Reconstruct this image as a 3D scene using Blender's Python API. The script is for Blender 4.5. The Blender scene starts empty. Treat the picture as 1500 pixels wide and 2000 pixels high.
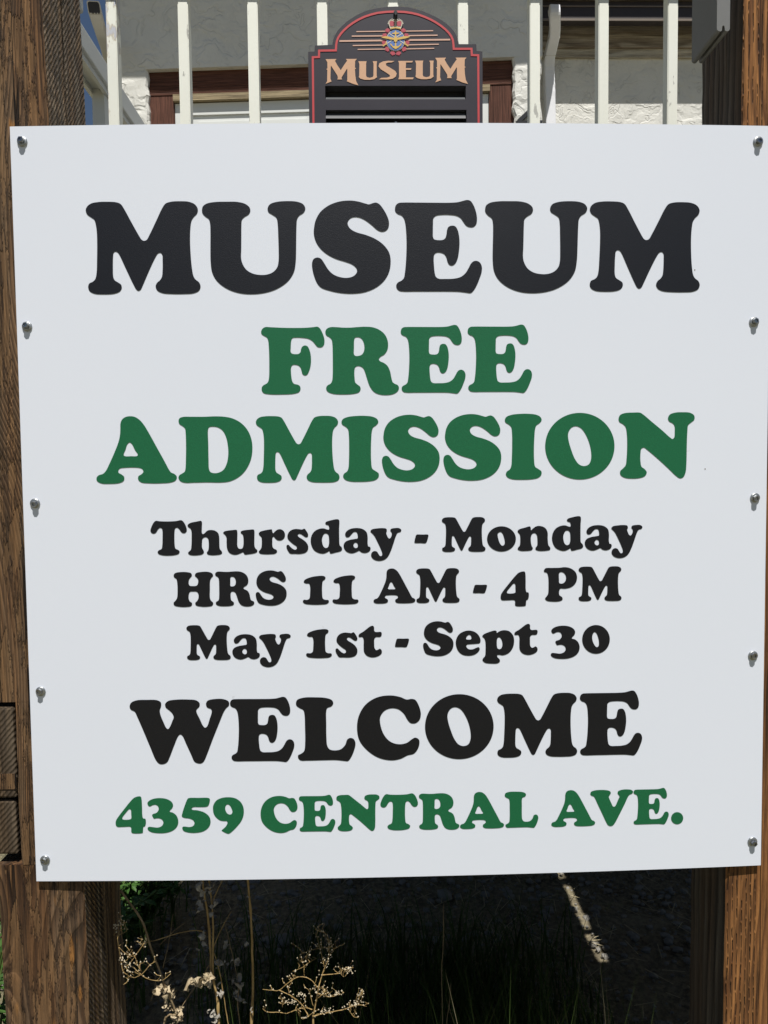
import bpy, bmesh, math, random
import numpy as np
from mathutils import Vector, Matrix

# ------------------------------------------------------------------ camera, sky, sun, exposure
SC = bpy.context.scene
COL = SC.collection
F_PX, PCX, PCY = 1400.0, 750.0, 1000.0            # the photograph is 1500 x 2000
CAM = np.array([-0.04849, -1.17854, 1.64632])
PITCH, ROLL, YAW = -0.048839, 0.010736, -0.020490
SUN_EL, SUN_AZ = math.radians(64.2), math.radians(6.5)   # azimuth: degrees to the right of straight behind the camera


def cam_matrix():
    ca, sa, cb, sb, cc, sc = (math.cos(PITCH), math.sin(PITCH), math.cos(ROLL), math.sin(ROLL), math.cos(YAW), math.sin(YAW))
    rx = np.array([[1, 0, 0], [0, ca, -sa], [0, sa, ca]])
    ry = np.array([[cb, 0, sb], [0, 1, 0], [-sb, 0, cb]])
    rz = np.array([[cc, -sc, 0], [sc, cc, 0], [0, 0, 1]])
    return rz @ rx @ ry


CM = cam_matrix()
cam = bpy.data.cameras.new('camera')
cam.sensor_fit = 'VERTICAL'
cam.sensor_height = 36.0
cam.lens = F_PX / 2000 * 36.0
cam.clip_start, cam.clip_end = 0.02, 900
cam_ob = bpy.data.objects.new('camera', cam)
COL.objects.link(cam_ob)
m4 = np.eye(4)
m4[:3, 0], m4[:3, 1], m4[:3, 2], m4[:3, 3] = CM[:, 0], CM[:, 2], -CM[:, 1], CAM
cam_ob.matrix_world = Matrix(m4.tolist())
SC.camera = cam_ob

world = bpy.data.worlds.new('World')
SC.world = world
world.use_nodes = True
wn = world.node_tree
sky = wn.nodes.new('ShaderNodeTexSky')
sky.sky_type = 'NISHITA'
sky.sun_disc = False
sky.sun_elevation = SUN_EL
sky.sun_rotation = math.pi - SUN_AZ
sky.altitude = 500
sky.dust_density = 0.6
sky.ozone_density = 1.3
wn.links.new(sky.outputs[0], wn.nodes['Background'].inputs[0])
wn.nodes['Background'].inputs[1].default_value = 0.050

sun = bpy.data.lights.new('sun', 'SUN')
sun.energy = 5.0
sun.angle = math.radians(0.5)
sun.color = (1.0, 0.975, 0.925)
sun_ob = bpy.data.objects.new('sun', sun)
COL.objects.link(sun_ob)
sdir = Vector((math.sin(SUN_AZ) * math.cos(SUN_EL), -math.cos(SUN_AZ) * math.cos(SUN_EL), math.sin(SUN_EL)))
sun_ob.rotation_euler = sdir.to_track_quat('Z', 'Y').to_euler()
sun_ob.location = (2, -6, 9)

vs = SC.view_settings
vs.view_transform = 'Standard'
vs.look = 'None'
vs.exposure = 0.12
vs.gamma = 1.0
vs.use_curve_mapping = False
SC.render.engine = 'CYCLES'
SC.cycles.max_bounces = 8
SC.cycles.use_denoising = True

RNG = random.Random(11)


# ------------------------------------------------------------------ pixel -> point helpers (only used to measure places)
def ray(px, py):
    return CM @ np.array([(px - PCX) / F_PX, 1.0, -(py - PCY) / F_PX])


def at(px, py, Y):
    d = ray(px, py)
    return Vector((CAM + (Y - CAM[1]) / d[1] * d).tolist())


def atz(px, py, Z):
    d = ray(px, py)
    return Vector((CAM + (Z - CAM[2]) / d[2] * d).tolist())


def project(P):
    q = (np.asarray(P, float) - CAM) @ CM
    return np.stack([PCX + F_PX * q[:, 0] / q[:, 1], PCY - F_PX * q[:, 2] / q[:, 1]], 1)


# ------------------------------------------------------------------ object helpers
def link(o, parent=None):
    COL.objects.link(o)
    if parent is not None:
        o.parent = parent
    return o


def tag(o, label=None, cat=None, group=None, kind=None):
    if label:
        o['label'] = label
    if cat:
        o['category'] = cat
    if group:
        o['group'] = group
    if kind:
        o['kind'] = kind
    return o


def thing(name, label, cat, loc=(0, 0, 0), rz=0.0, group=None):
    o = bpy.data.objects.new(name, None)
    o.empty_display_size = 0.1
    o.location = loc
    o.rotation_euler = (0, 0, rz)
    link(o)
    return tag(o, label, cat, group)


def obj(name, bm, mat, parent=None, smooth=False, kind=None, recalc=True):
    """links a bmesh given in WORLD coordinates (or in the parent's, when local=True was used to build it)"""
    if recalc:
        bmesh.ops.recalc_face_normals(bm, faces=bm.faces[:])
    me = bpy.data.meshes.new(name)
    bm.to_mesh(me)
    bm.free()
    if smooth:
        for p in me.polygons:
            p.use_smooth = True
    for m in (mat if isinstance(mat, (list, tuple)) else [mat]):
        me.materials.append(m)
    o = bpy.data.objects.new(name, me)
    link(o, parent)
    if kind:
        o['kind'] = kind
    return o


def box(bm, x0, x1, y0, y1, z0, z1, mi=0):
    v = [bm.verts.new(p) for p in ((x0, y0, z0), (x1, y0, z0), (x1, y1, z0), (x0, y1, z0),
                                   (x0, y0, z1), (x1, y0, z1), (x1, y1, z1), (x0, y1, z1))]
    fs = []
    for a in ((0, 1, 5, 4), (1, 2, 6, 5), (2, 3, 7, 6), (3, 0, 4, 7), (4, 5, 6, 7), (3, 2, 1, 0)):
        f = bm.faces.new([v[i] for i in a])
        f.material_index = mi
        fs.append(f)
    return v, fs


def bevel_all(bm, w, seg=2):
    bmesh.ops.bevel(bm, geom=bm.edges[:] + bm.verts[:], offset=w, segments=seg, profile=0.5, affect='EDGES')


def tube(bm, pts, rads, sides=6, cap=True):
    pts = [Vector(p) for p in pts]
    if not isinstance(rads, (list, tuple)):
        rads = [rads] * len(pts)
    rings = []
    up = Vector((0.31, 0.87, 0.38)).normalized()
    for i, p in enumerate(pts):
        t = (pts[min(i + 1, len(pts) - 1)] - pts[max(i - 1, 0)])
        if t.length < 1e-9:
            t = Vector((0, 0, 1))
        t.normalize()
        a = t.cross(up)
        if a.length < 1e-4:
            a = t.cross(Vector((1, 0, 0)))
        a.normalize()
        b = t.cross(a)
        rings.append([bm.verts.new(p + (a * math.cos(2 * math.pi * k / sides) + b * math.sin(2 * math.pi * k / sides)) * rads[i]) for k in range(sides)])
    for i in range(len(rings) - 1):
        for k in range(sides):
            bm.faces.new((rings[i][k], rings[i][(k + 1) % sides], rings[i + 1][(k + 1) % sides], rings[i + 1][k]))
    if cap:
        bm.faces.new(rings[0][::-1])
        bm.faces.new(rings[-1])


def smooth_path(pts, n=5):
    pts = [Vector(p) for p in pts]
    out = []
    for i in range(len(pts) - 1):
        p0, p1, p2, p3 = pts[max(i - 1, 0)], pts[i], pts[i + 1], pts[min(i + 2, len(pts) - 1)]
        for k in range(n):
            t = k / n
            out.append(0.5 * ((2 * p1) + (p2 - p0) * t + (2 * p0 - 5 * p1 + 4 * p2 - p3) * t * t + (3 * p1 - p0 - 3 * p2 + p3) * t ** 3))
    out.append(pts[-1])
    return out


# ------------------------------------------------------------------ materials
class NT:
    def __init__(self, name):
        self.m = bpy.data.materials.new(name)
        self.m.use_nodes = True
        self.t = self.m.node_tree
        self.b = self.t.nodes['Principled BSDF']

    def n(self, typ, ins=None, **props):
        x = self.t.nodes.new(typ)
        for k, v in props.items():
            setattr(x, k, v)
        for k, v in (ins or {}).items():
            self.put(x.inputs[k], v)
        return x

    def put(self, sock, v):
        if isinstance(v, bpy.types.NodeSocket):
            self.t.links.new(v, sock)
        elif isinstance(v, bpy.types.Node):
            self.t.links.new(v.outputs[0], sock)
        else:
            sock.default_value = v

    def math(self, op, a, b=0.0, c=None, clamp=False):
        x = self.n('ShaderNodeMath', {0: a, 1: b}, operation=op, use_clamp=clamp)
        if c is not None:
            self.put(x.inputs[2], c)
        return x.outputs[0]

    horiz = False

    def coords(self, scale=(1, 1, 1), loc=(0, 0, 0), rot=(0, 0, 0), src='Object'):
        tc = self.n('ShaderNodeTexCoord')
        if self.horiz:
            pre = self.n('ShaderNodeMapping', {'Vector': tc.outputs[src], 'Rotation': (0, math.radians(90), 0)})
            return self.n('ShaderNodeMapping', {'Vector': pre.outputs[0], 'Scale': scale, 'Location': loc, 'Rotation': rot}).outputs[0]
        return self.n('ShaderNodeMapping', {'Vector': tc.outputs[src], 'Scale': scale, 'Location': loc, 'Rotation': rot}).outputs[0]

    def noise(self, vec, scale=1.0, detail=4.0, rough=0.55, dist=0.0):
        return self.n('ShaderNodeTexNoise', {'Vector': vec, 'Scale': scale, 'Detail': detail, 'Roughness': rough, 'Distortion': dist}).outputs[0]

    def ramp(self, fac, stops, interp='LINEAR'):
        r = self.n('ShaderNodeValToRGB', {'Fac': fac})
        cr = r.color_ramp
        cr.interpolation = interp
        while len(cr.elements) < len(stops):
            cr.elements.new(0.5)
        for e, (p, c) in zip(cr.elements, stops):
            e.position = p
            e.color = (*c, 1) if isinstance(c, (list, tuple)) else (c, c, c, 1)
        return r.outputs[0]

    def mix(self, fac, a, b, mode='MIX'):
        x = self.n('ShaderNodeMix', data_type='RGBA', blend_type=mode)
        self.put(x.inputs[0], fac)
        self.put(x.inputs[6], a if not isinstance(a, tuple) else (*a, 1))
        self.put(x.inputs[7], b if not isinstance(b, tuple) else (*b, 1))
        return x.outputs[2]

    def bump(self, h, strength=1.0, dist=0.001, normal=None):
        x = self.n('ShaderNodeBump', {'Height': h, 'Strength': strength, 'Distance': dist})
        if normal is not None:
            self.put(x.inputs['Normal'], normal)
        return x.outputs[0]

    def out(self, color=None, rough=None, normal=None, **kw):
        if color is not None:
            self.put(self.b.inputs['Base Color'], color if not isinstance(color, tuple) else (*color, 1))
        if rough is not None:
            self.put(self.b.inputs['Roughness'], rough)
        if normal is not None:
            self.put(self.b.inputs['Normal'], normal)
        for k, v in kw.items():
            self.put(self.b.inputs[k.replace('_', ' ')], v)
        return self.m


def plain(name, col, rough=0.5, var=0.12, scale=30, bump=0.0, **kw):
    t = NT(name)
    v = t.coords()
    n = t.noise(v, scale, 5)
    c = t.mix(n, tuple(x * (1 - var) for x in col), tuple(min(1, x * (1 + var)) for x in col))
    nm = t.bump(t.noise(v, scale * 6, 3), 1.0, bump) if bump else None
    return t.out(c, rough, nm, **kw)


def wood(name, early, late, grey=None, rings=70.0, wander=0.16, seed=0.0, crack_and_shade=0.55, relief=0.0022, saw=None, incise=False, spot=None, straight=0.85, horiz=False, sawaxis=0, flake=False, sawshade=0.70):
    """weathered softwood with the grain along z: contour lines of a slow field give straight grain, cathedrals and swirls"""
    t = NT(name)
    t.horiz = horiz
    base = t.coords(loc=(seed * 3.1, seed * 1.7, seed * 5.3))
    sep = t.n('ShaderNodeSeparateXYZ', {0: base})
    X, Y, Z = sep.outputs
    slow = t.n('ShaderNodeTexNoise', {'Vector': t.coords((4.2, 4.2, 0.95), (seed, seed * 2, seed * 3)), 'Scale': 1.0, 'Detail': 1.5, 'Roughness': 0.4}).outputs[0]
    knots = t.n('ShaderNodeTexVoronoi', {'Vector': t.coords((7.0, 7.0, 2.2), (seed * 2, seed, seed)), 'Scale': 1.0, 'Randomness': 1.0})
    kd = t.math('SUBTRACT', 0.36, knots.outputs['Distance'])
    kd = t.math('MAXIMUM', kd, 0.0)
    fld = t.math('ADD', t.math('MULTIPLY', slow, wander), t.math('MULTIPLY', t.math('MULTIPLY', kd, kd), 0.55))
    fld = t.math('ADD', fld, t.math('ADD', t.math('MULTIPLY', X, straight), t.math('MULTIPLY', Y, straight)))
    wob = t.noise(t.coords((26, 26, 2.0)), 1.0, 3)
    fld = t.math('ADD', fld, t.math('MULTIPLY', wob, 0.006))
    ph = t.math('FRACT', t.math('MULTIPLY', fld, rings))
    ring = t.ramp(ph, [(0.0, 0.12), (0.10, 0.0), (0.42, 0.45), (0.80, 0.95), (0.93, 0.75), (1.0, 0.12)])
    ring = t.n('ShaderNodeRGBToBW', {0: ring}).outputs[0]
    fine = t.noise(t.coords((330, 330, 7)), 1.0, 5, 0.72)
    fine2 = t.noise(t.coords((700, 700, 22)), 1.0, 3, 0.7)
    mid = t.noise(t.coords((30, 30, 1.6), (1, 4, seed)), 1.0, 4, 0.6)
    rmask = t.n('ShaderNodeRGBToBW', {0: t.ramp(t.noise(t.coords((12, 12, 2.6), (4, 4, seed)), 1.0, 3), [(0.35, 0.35), (0.62, 1.0)])}).outputs[0]
    col = t.mix(t.math('ADD', t.math('MULTIPLY', ring, rmask), t.math('MULTIPLY', t.math('SUBTRACT', 1.0, rmask), 0.6)), late, early)
    col = t.mix(t.ramp(fine, [(0.36, 0.0), (0.60, 1.0)]), t.mix(0.74, col, (0.012, 0.007, 0.004)), col)
    if grey:
        col = t.mix(t.ramp(mid, [(0.42, 0.0), (0.66, 0.75)]), col, t.mix(ring, tuple(g * 0.35 for g in grey), grey))
    blot = t.noise(t.coords((9, 9, 2.2), (5, 1, seed * 2)), 1.0, 3, 0.55)
    col = t.mix(t.ramp(blot, [(0.36, 0.55), (0.62, 0.0)]), col, t.mix(0.55, col, (0.010, 0.006, 0.004)))
    if spot:
        sn = t.noise(t.coords((40, 40, 9), (3, 9, seed)), 1.0, 2, 0.5)
        col = t.mix(t.ramp(sn, [(0.66, 0.0), (0.72, 0.8)]), col, spot)
    # drying checks
    cn = t.noise(t.coords((34, 34, 0.75), (9, 2, seed * 4)), 1.0, 3, 0.5, 0.25)
    chk = t.math('ABSOLUTE', t.math('SUBTRACT', cn, 0.5))
    chk = t.n('ShaderNodeRGBToBW', {0: t.ramp(chk, [(0.0, 1.0), (0.011, 0.85), (0.024, 0.0)])}).outputs[0]
    gate = t.n('ShaderNodeRGBToBW', {0: t.ramp(t.noise(t.coords((14, 14, 1.3), (2, 7, seed)), 1.0, 2), [(0.43, 0.0), (0.54, 1.0)])}).outputs[0]
    chk = t.math('MULTIPLY', t.math('MULTIPLY', chk, gate), crack_and_shade)
    h = t.math('ADD', t.math('MULTIPLY', ring, 0.55), t.math('MULTIPLY', fine, 0.75))
    h = t.math('ADD', h, t.math('MULTIPLY', fine2, 0.35))
    h = t.math('SUBTRACT', h, t.math('MULTIPLY', chk, 2.6))
    col = t.mix(chk, col, (0.006, 0.004, 0.003))
    if flake:
        # surface fibres worn off in ragged patches: raw paler wood with steps at the edges
        fl = t.noise(t.coords((46, 46, 6.5), (8, 3, seed)), 1.0, 5, 0.68)
        fm = t.n('ShaderNodeRGBToBW', {0: t.ramp(fl, [(0.515, 0.0), (0.535, 1.0)])}).outputs[0]
        col = t.mix(t.math('MULTIPLY', fm, 0.42), col, t.mix(fine, (0.11, 0.052, 0.020), (0.42, 0.25, 0.115)))
        col = t.mix(t.n('ShaderNodeRGBToBW', {0: t.ramp(fl, [(0.485, 0.0), (0.508, 0.55), (0.522, 0.0)])}).outputs[0], col, (0.014, 0.008, 0.005))
        h = t.math('SUBTRACT', h, t.math('MULTIPLY', fm, 0.7))
        fib = t.n('ShaderNodeRGBToBW', {0: t.ramp(t.noise(t.coords((150, 150, 3.0), (1, 6, seed)), 1.0, 3, 0.6), [(0.40, 1.0), (0.50, 0.0)])}).outputs[0]
        col = t.mix(t.math('MULTIPLY', fib, 0.45), col, (0.018, 0.010, 0.006))
    if saw:
        # rough sawn face: slanted saw strokes
        sv = t.coords((1, 1, 1), rot=(math.radians(saw), 0, 0) if sawaxis == 0 else (0, math.radians(saw), 0))
        ss = t.n('ShaderNodeSeparateXYZ', {0: sv}).outputs[2]
        jit = t.noise(t.coords((60, 60, 30)), 1.0, 3)
        sw = t.math('SINE', t.math('MULTIPLY', t.math('ADD', ss, t.math('MULTIPLY', jit, 0.007)), 900.0))
        swm = t.n('ShaderNodeRGBToBW', {0: t.ramp(t.noise(t.coords((22, 22, 6)), 1.0, 3), [(0.30, 0.35), (0.50, 1.0)])}).outputs[0]
        h = t.math('ADD', h, t.math('MULTIPLY', t.math('MULTIPLY', sw, swm), 0.75))
        col = t.mix(t.math('MULTIPLY', t.math('MULTIPLY', t.math('ADD', t.math('MULTIPLY', sw, -0.5), 0.5), swm), sawshade), col, (0.012, 0.008, 0.005))  # sun and shade of the strokes painted into the colour as a hatch
    if incise:
        X0 = t.n('ShaderNodeSeparateXYZ', {0: t.coords()}).outputs[0]
        # pressure-treating slits: staggered columns of short cuts
        wig = t.noise(t.coords((9, 9, 14), (3, 1, 2)), 1.0, 3, 0.6)
        cx = t.math('MULTIPLY', t.math('ADD', X, t.math('MULTIPLY', wig, 0.0085)), 1 / 0.0078)
        ci = t.math('FLOOR', cx)
        fx = t.math('ABSOLUTE', t.math('SUBTRACT', t.math('FRACT', cx), 0.5))
        rnd_ = t.n('ShaderNodeTexWhiteNoise', {'W': ci}, noise_dimensions='1D').outputs['Value']
        cz = t.math('ADD', t.math('MULTIPLY', Z, 1 / 0.024), t.math('ADD', t.math('MULTIPLY', rnd_, 9.0), t.math('MULTIPLY', t.noise(t.coords((50, 50, 22)), 1.0, 2), 1.6)))
        fz = t.math('ABSOLUTE', t.math('SUBTRACT', t.math('FRACT', cz), 0.5))
        cell = t.n('ShaderNodeTexWhiteNoise', {'Vector': t.n('ShaderNodeCombineXYZ', {0: ci, 1: t.math('FLOOR', cz), 2: 0.0})}, noise_dimensions='3D').outputs['Value']
        wdt = t.math('ADD', t.math('MULTIPLY', cell, 0.10), 0.05)
        a = t.math('SUBTRACT', 1.0, t.math('DIVIDE', fx, wdt), clamp=True)
        a = t.math('MULTIPLY', a, 2.2, clamp=True)
        b = t.n('ShaderNodeRGBToBW', {0: t.ramp(fz, [(0.27, 1.0), (0.47, 0.0)])}).outputs[0]
        b = t.math('MULTIPLY', b, t.math('GREATER_THAN', cell, 0.10))
        zn = t.math('ADD', X0, t.math('MULTIPLY', t.noise(t.coords((3, 3, 1.1)), 1.0, 2), 0.05))
        zone = t.n('ShaderNodeRGBToBW', {0: t.ramp(t.math('ADD', zn, 0.5), [(0.483, 1.0), (0.493, 0.05)])}).outputs[0]
        sl = t.math('MULTIPLY', t.math('MULTIPLY', a, b), zone)
        h = t.math('SUBTRACT', h, t.math('MULTIPLY', sl, 2.0))
        col = t.mix(t.math('MULTIPLY', sl, 0.72), col, (0.012, 0.006, 0.003))
    return t.out(col, 0.82, t.bump(h, 1.0, relief), Specular_IOR_Level=0.25)


def stucco(name, col, crack_and_shade=0.5):
    t = NT(name)
    v = t.coords()
    warp = t.noise(v, 5.0, 3, 0.5)
    wv = t.n('ShaderNodeVectorMath', {0: v, 1: t.n('ShaderNodeVectorMath', {0: t.n('ShaderNodeCombineXYZ', {0: warp, 1: warp, 2: t.noise(v, 6.3, 3)}), 'Scale': 0.30}, operation='SCALE').outputs[0]}, operation='ADD').outputs[0]
    # trowel sweeps: ridges of a stretched, warped noise
    r1 = t.noise(t.n('ShaderNodeMapping', {'Vector': wv, 'Scale': (5.5, 5.5, 9), 'Rotation': (0, math.radians(33), 0)}).outputs[0], 1.0, 2, 0.45)
    e1 = t.math('ABSOLUTE', t.math('SUBTRACT', r1, 0.5))
    e1 = t.n('ShaderNodeRGBToBW', {0: t.ramp(e1, [(0.0, 0.0), (0.004, 0.2), (0.011, 1.0)])}).outputs[0]
    gate = t.n('ShaderNodeRGBToBW', {0: t.ramp(t.noise(v, 6.5, 3), [(0.42, 1.0), (0.56, 0.0)])}).outputs[0]
    line = t.math('MAXIMUM', e1, gate)
    body = t.noise(wv, 9.0, 3, 0.5)
    steps = t.n('ShaderNodeRGBToBW', {0: t.ramp(r1, [(0.34, 0.0), (0.43, 0.55), (0.50, 0.55), (0.56, 1.0), (0.64, 0.85), (0.74, 0.4)])}).outputs[0]
    grit = t.noise(v, 130, 4, 0.7)
    h = t.math('ADD', t.math('MULTIPLY', line, 0.14), t.math('ADD', t.math('MULTIPLY', body, 0.9), t.math('ADD', t.math('MULTIPLY', steps, 0.55), t.math('MULTIPLY', grit, 0.10))))
    dirt = t.noise(v, 3.0, 5, 0.6)
    smut = t.n('ShaderNodeRGBToBW', {0: t.ramp(t.noise(wv, 15, 4, 0.6), [(0.60, 0.0), (0.72, 0.30)])}).outputs[0]
    c = t.mix(t.ramp(dirt, [(0.38, 0.0), (0.70, 0.42)]), col, tuple(x * 0.72 for x in col))
    c = t.mix(smut, c, tuple(x * 0.45 for x in col))
    c = t.mix(t.math('MULTIPLY', t.math('SUBTRACT', 1.0, line), crack_and_shade), c, (0.13, 0.115, 0.095))  # grazing shade along the trowel edges painted as dark lines
    return t.out(c, 0.9, t.bump(h, 1.0, 0.010), Specular_IOR_Level=0.2)


M = {}
# printed panel
t = NT('panel_white')
v = t.coords()
c = t.mix(t.noise(v, 1.6, 3), (0.715, 0.748, 0.822), (0.752, 0.778, 0.842))
sc1 = t.n('ShaderNodeRGBToBW', {0: t.ramp(t.noise(v, 46, 2, 0.4), [(0.80, 0.0), (0.84, 0.30)])}).outputs[0]
c = t.mix(sc1, c, (0.42, 0.42, 0.42))
M['panel'] = t.out(c, 0.42, t.bump(t.noise(v, 900, 2), 0.25, 0.0002))


def vinyl(name, col):
    t = NT(name)
    v = t.coords()
    g = t.noise(v, 620, 2, 0.6)
    c = t.mix(g, tuple(x * 0.75 for x in col), tuple(x * 1.3 + 0.002 for x in col))
    return t.out(c, 0.43, t.bump(t.noise(v, 620, 3, 0.7), 0.7, 0.0004), Specular_IOR_Level=0.5)


M['black'] = vinyl('vinyl_black', (0.0012, 0.0014, 0.0042))
M['green'] = vinyl('vinyl_green', (0.0045, 0.115, 0.042))
M['speck'] = plain('dirt_speck', (0.16, 0.12, 0.07), 0.8)
M['steel'] = plain('screw_steel', (0.30, 0.31, 0.32), 0.30, 0.2, 200, Metallic=1.0)
M['washer'] = plain('washer_steel', (0.36, 0.37, 0.37), 0.42, 0.2, 200, Metallic=0.9)
M['post_front'] = wood('post_weathered', (0.36, 0.185, 0.078), (0.055, 0.024, 0.010), (0.27, 0.185, 0.110), rings=215, wander=0.32, seed=1.37, straight=0.62, flake=True, spot=(0.36, 0.16, 0.04), relief=0.0026, crack_and_shade=1.0)
M['post_foot'] = wood('post_weathered_foot', (0.28, 0.140, 0.058), (0.046, 0.019, 0.008), (0.23, 0.160, 0.100), rings=120, wander=0.50, seed=4.35, straight=0.52, flake=True, spot=(0.36, 0.16, 0.04), relief=0.0034, crack_and_shade=1.0)
M['post_side'] = wood('post_sawn_side', (0.66, 0.42, 0.22), (0.24, 0.135, 0.07), (0.56, 0.49, 0.38), rings=60, wander=0.10, seed=3.1, saw=-52, relief=0.0030)
M['post_side_foot'] = wood('post_sawn_side_foot', (0.62, 0.40, 0.21), (0.22, 0.125, 0.065), (0.50, 0.43, 0.33), rings=60, wander=0.10, seed=3.9, saw=52, relief=0.0030)
M['post_rear'] = wood('post_rear_grey', (0.13, 0.105, 0.08), (0.035, 0.026, 0.020), (0.16, 0.145, 0.125), rings=55, wander=0.1, seed=5.7, saw=-30, relief=0.0028)
M['post_orange'] = wood('post_treated', (0.50, 0.225, 0.072), (0.14, 0.052, 0.016), None, rings=95, wander=0.20, seed=7.7, incise=True, crack_and_shade=0.7)
M['post_shaded'] = wood('post_shade_painted_side', (0.20, 0.140, 0.095), (0.055, 0.036, 0.025), (0.20, 0.18, 0.15), rings=50, wander=0.08, seed=9.3, relief=0.003)  # shade on the right post's inner faces painted in as darker wood
M['endgrain'] = wood('beam_end', (0.15, 0.100, 0.056), (0.070, 0.046, 0.026), (0.15, 0.115, 0.080), rings=55, wander=0.5, seed=2.2, saw=48, sawaxis=1, straight=0.4, relief=0.0007, sawshade=0.30)
t = NT('cream_paint')
v = t.coords()
pm = t.n('ShaderNodeRGBToBW', {0: t.ramp(t.noise(t.coords((60, 60, 22)), 1.0, 4, 0.6), [(0.655, 0.0), (0.690, 1.0)])}).outputs[0]
c = t.mix(t.noise(v, 9, 4), (0.80, 0.80, 0.70), (0.87, 0.87, 0.78))
c = t.mix(t.math('MULTIPLY', pm, 0.75), c, (0.34, 0.33, 0.30))
M['cream'] = t.out(c, 0.5, t.bump(t.noise(v, 160, 3), 0.3, 0.0005))
t = NT('flaking_paint')
v = t.coords((1, 1, 1))
pn = t.noise(t.coords((45, 45, 16), (0, 0, 2)), 1.0, 5, 0.65)
zz = t.n('ShaderNodeSeparateXYZ', {0: t.coords()}).outputs[2]
low = t.n('ShaderNodeMapRange', {0: zz, 1: 0.93, 2: 1.07, 3: -0.10, 4: 0.10}).outputs[0]
pm = t.n('ShaderNodeRGBToBW', {0: t.ramp(t.math('ADD', pn, low), [(0.54, 0.0), (0.57, 1.0)])}).outputs[0]
ed = t.n('ShaderNodeRGBToBW', {0: t.ramp(t.math('ADD', pn, low), [(0.50, 0.0), (0.545, 0.8), (0.58, 0.0)])}).outputs[0]
c = t.mix(t.noise(v, 9, 4), (0.80, 0.80, 0.70), (0.87, 0.87, 0.78))
c = t.mix(t.math('MULTIPLY', pm, 0.9), c, (0.50, 0.51, 0.56))
c = t.mix(t.math('MULTIPLY', ed, 0.8), c, (0.38, 0.28, 0.17))
M['cream_flaking'] = t.out(c, 0.55, t.bump(pn, 0.3, 0.001))
M['rail_white'] = plain('rail_white', (0.66, 0.67, 0.64), 0.45, 0.06, 12)
M['stucco'] = stucco('stucco_cream', (0.77, 0.755, 0.70), 0.05)
M['stucco2'] = stucco('stucco_wing', (0.77, 0.755, 0.70), 0.24)
M['brown'] = wood('brown_trim', (0.200, 0.085, 0.056), (0.140, 0.056, 0.038), None, rings=60, wander=0.12, seed=4.4, crack_and_shade=0.3, relief=0.0016)
M['brown_h'] = wood('brown_header', (0.200, 0.085, 0.056), (0.140, 0.056, 0.038), None, rings=60, wander=0.12, seed=4.9, crack_and_shade=0.3, relief=0.0016, horiz=True)
M['tan'] = wood('tan_strip', (0.56, 0.45, 0.28), (0.40, 0.31, 0.18), None, rings=60, wander=0.1, seed=6.1, crack_and_shade=0.1, relief=0.0008, horiz=True)
M['weathered'] = wood('weathered_beam', (0.66, 0.57, 0.44), (0.36, 0.28, 0.21), (0.66, 0.58, 0.48), rings=14, wander=0.5, seed=8.8, relief=0.002, horiz=True, crack_and_shade=0.3)
M['weathered_pale'] = wood('weathered_pale_board', (0.86, 0.79, 0.65), (0.70, 0.60, 0.46), (0.86, 0.81, 0.70), rings=18, wander=0.4, seed=10.2, relief=0.002, horiz=True, crack_and_shade=0.3)
M['door'] = plain('door_white', (0.74, 0.75, 0.72), 0.45, 0.05, 6)
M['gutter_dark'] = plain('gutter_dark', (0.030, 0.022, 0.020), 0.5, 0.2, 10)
M['gutter_highlight'] = plain('gutter_highlight', (0.20, 0.165, 0.135), 0.4, 0.1, 10)  # pale tone paints the highlight lines along the gutter lip
M['spout'] = plain('downspout_white', (0.86, 0.86, 0.89), 0.4, 0.05, 10)
M['drain'] = plain('drain_pipe_cream', (0.52, 0.49, 0.42), 0.5, 0.10, 14)
M['inside'] = plain('pipe_shade_plug', (0.02, 0.02, 0.02), 0.8)
M['bracket'] = plain('bracket_grey', (0.155, 0.155, 0.150), 0.5, 0.08, 90, bump=0.0002)
M['bracket_sunlit'] = plain('bracket_grey_sun_painted', (0.46, 0.47, 0.46), 0.5, 0.08, 60)  # same grey plate, grazing sun painted in as a paler colour
M['signboard'] = plain('small_sign_dark', (0.030, 0.025, 0.032), 0.38, 0.25, 14)
M['signedge'] = plain('small_sign_edge', (0.085, 0.085, 0.09), 0.45, 0.2, 30)
M['slot'] = plain('slot_black', (0.012, 0.012, 0.014), 0.6)
M['slat'] = plain('slat_slate', (0.060, 0.064, 0.070), 0.42, 0.2, 40)
M['red'] = plain('paint_red', (0.52, 0.045, 0.050), 0.45, 0.12, 40)
M['peach'] = plain('paint_peach', (0.62, 0.36, 0.21), 0.5, 0.08, 40)
M['stripe'] = plain('paint_stripe', (0.62, 0.37, 0.27), 0.5, 0.08, 40)
M['blue'] = plain('paint_blue', (0.085, 0.17, 0.44), 0.45, 0.12, 60)
M['gold'] = plain('paint_gold', (0.66, 0.42, 0.09), 0.45, 0.15, 120)
M['ivory'] = plain('paint_ivory', (0.66, 0.60, 0.48), 0.45, 0.1, 60)
M['leafred'] = plain('paint_leaf_red', (0.46, 0.050, 0.075), 0.45, 0.2, 120)
M['number'] = plain('number_black', (0.015, 0.015, 0.015), 0.4)
M['plank'] = wood('deck_plank', (0.13, 0.125, 0.12), (0.07, 0.066, 0.062), (0.14, 0.14, 0.14), rings=50, wander=0.2, seed=12.0)
M['roof'] = plain('roof_brown', (0.09, 0.075, 0.065), 0.8, 0.2, 8)
M['concrete'] = plain('concrete', (0.24, 0.23, 0.22), 0.9, 0.2, 7, bump=0.001)
M['black_screw'] = plain('black_screw', (0.008, 0.008, 0.008), 0.45)


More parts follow.
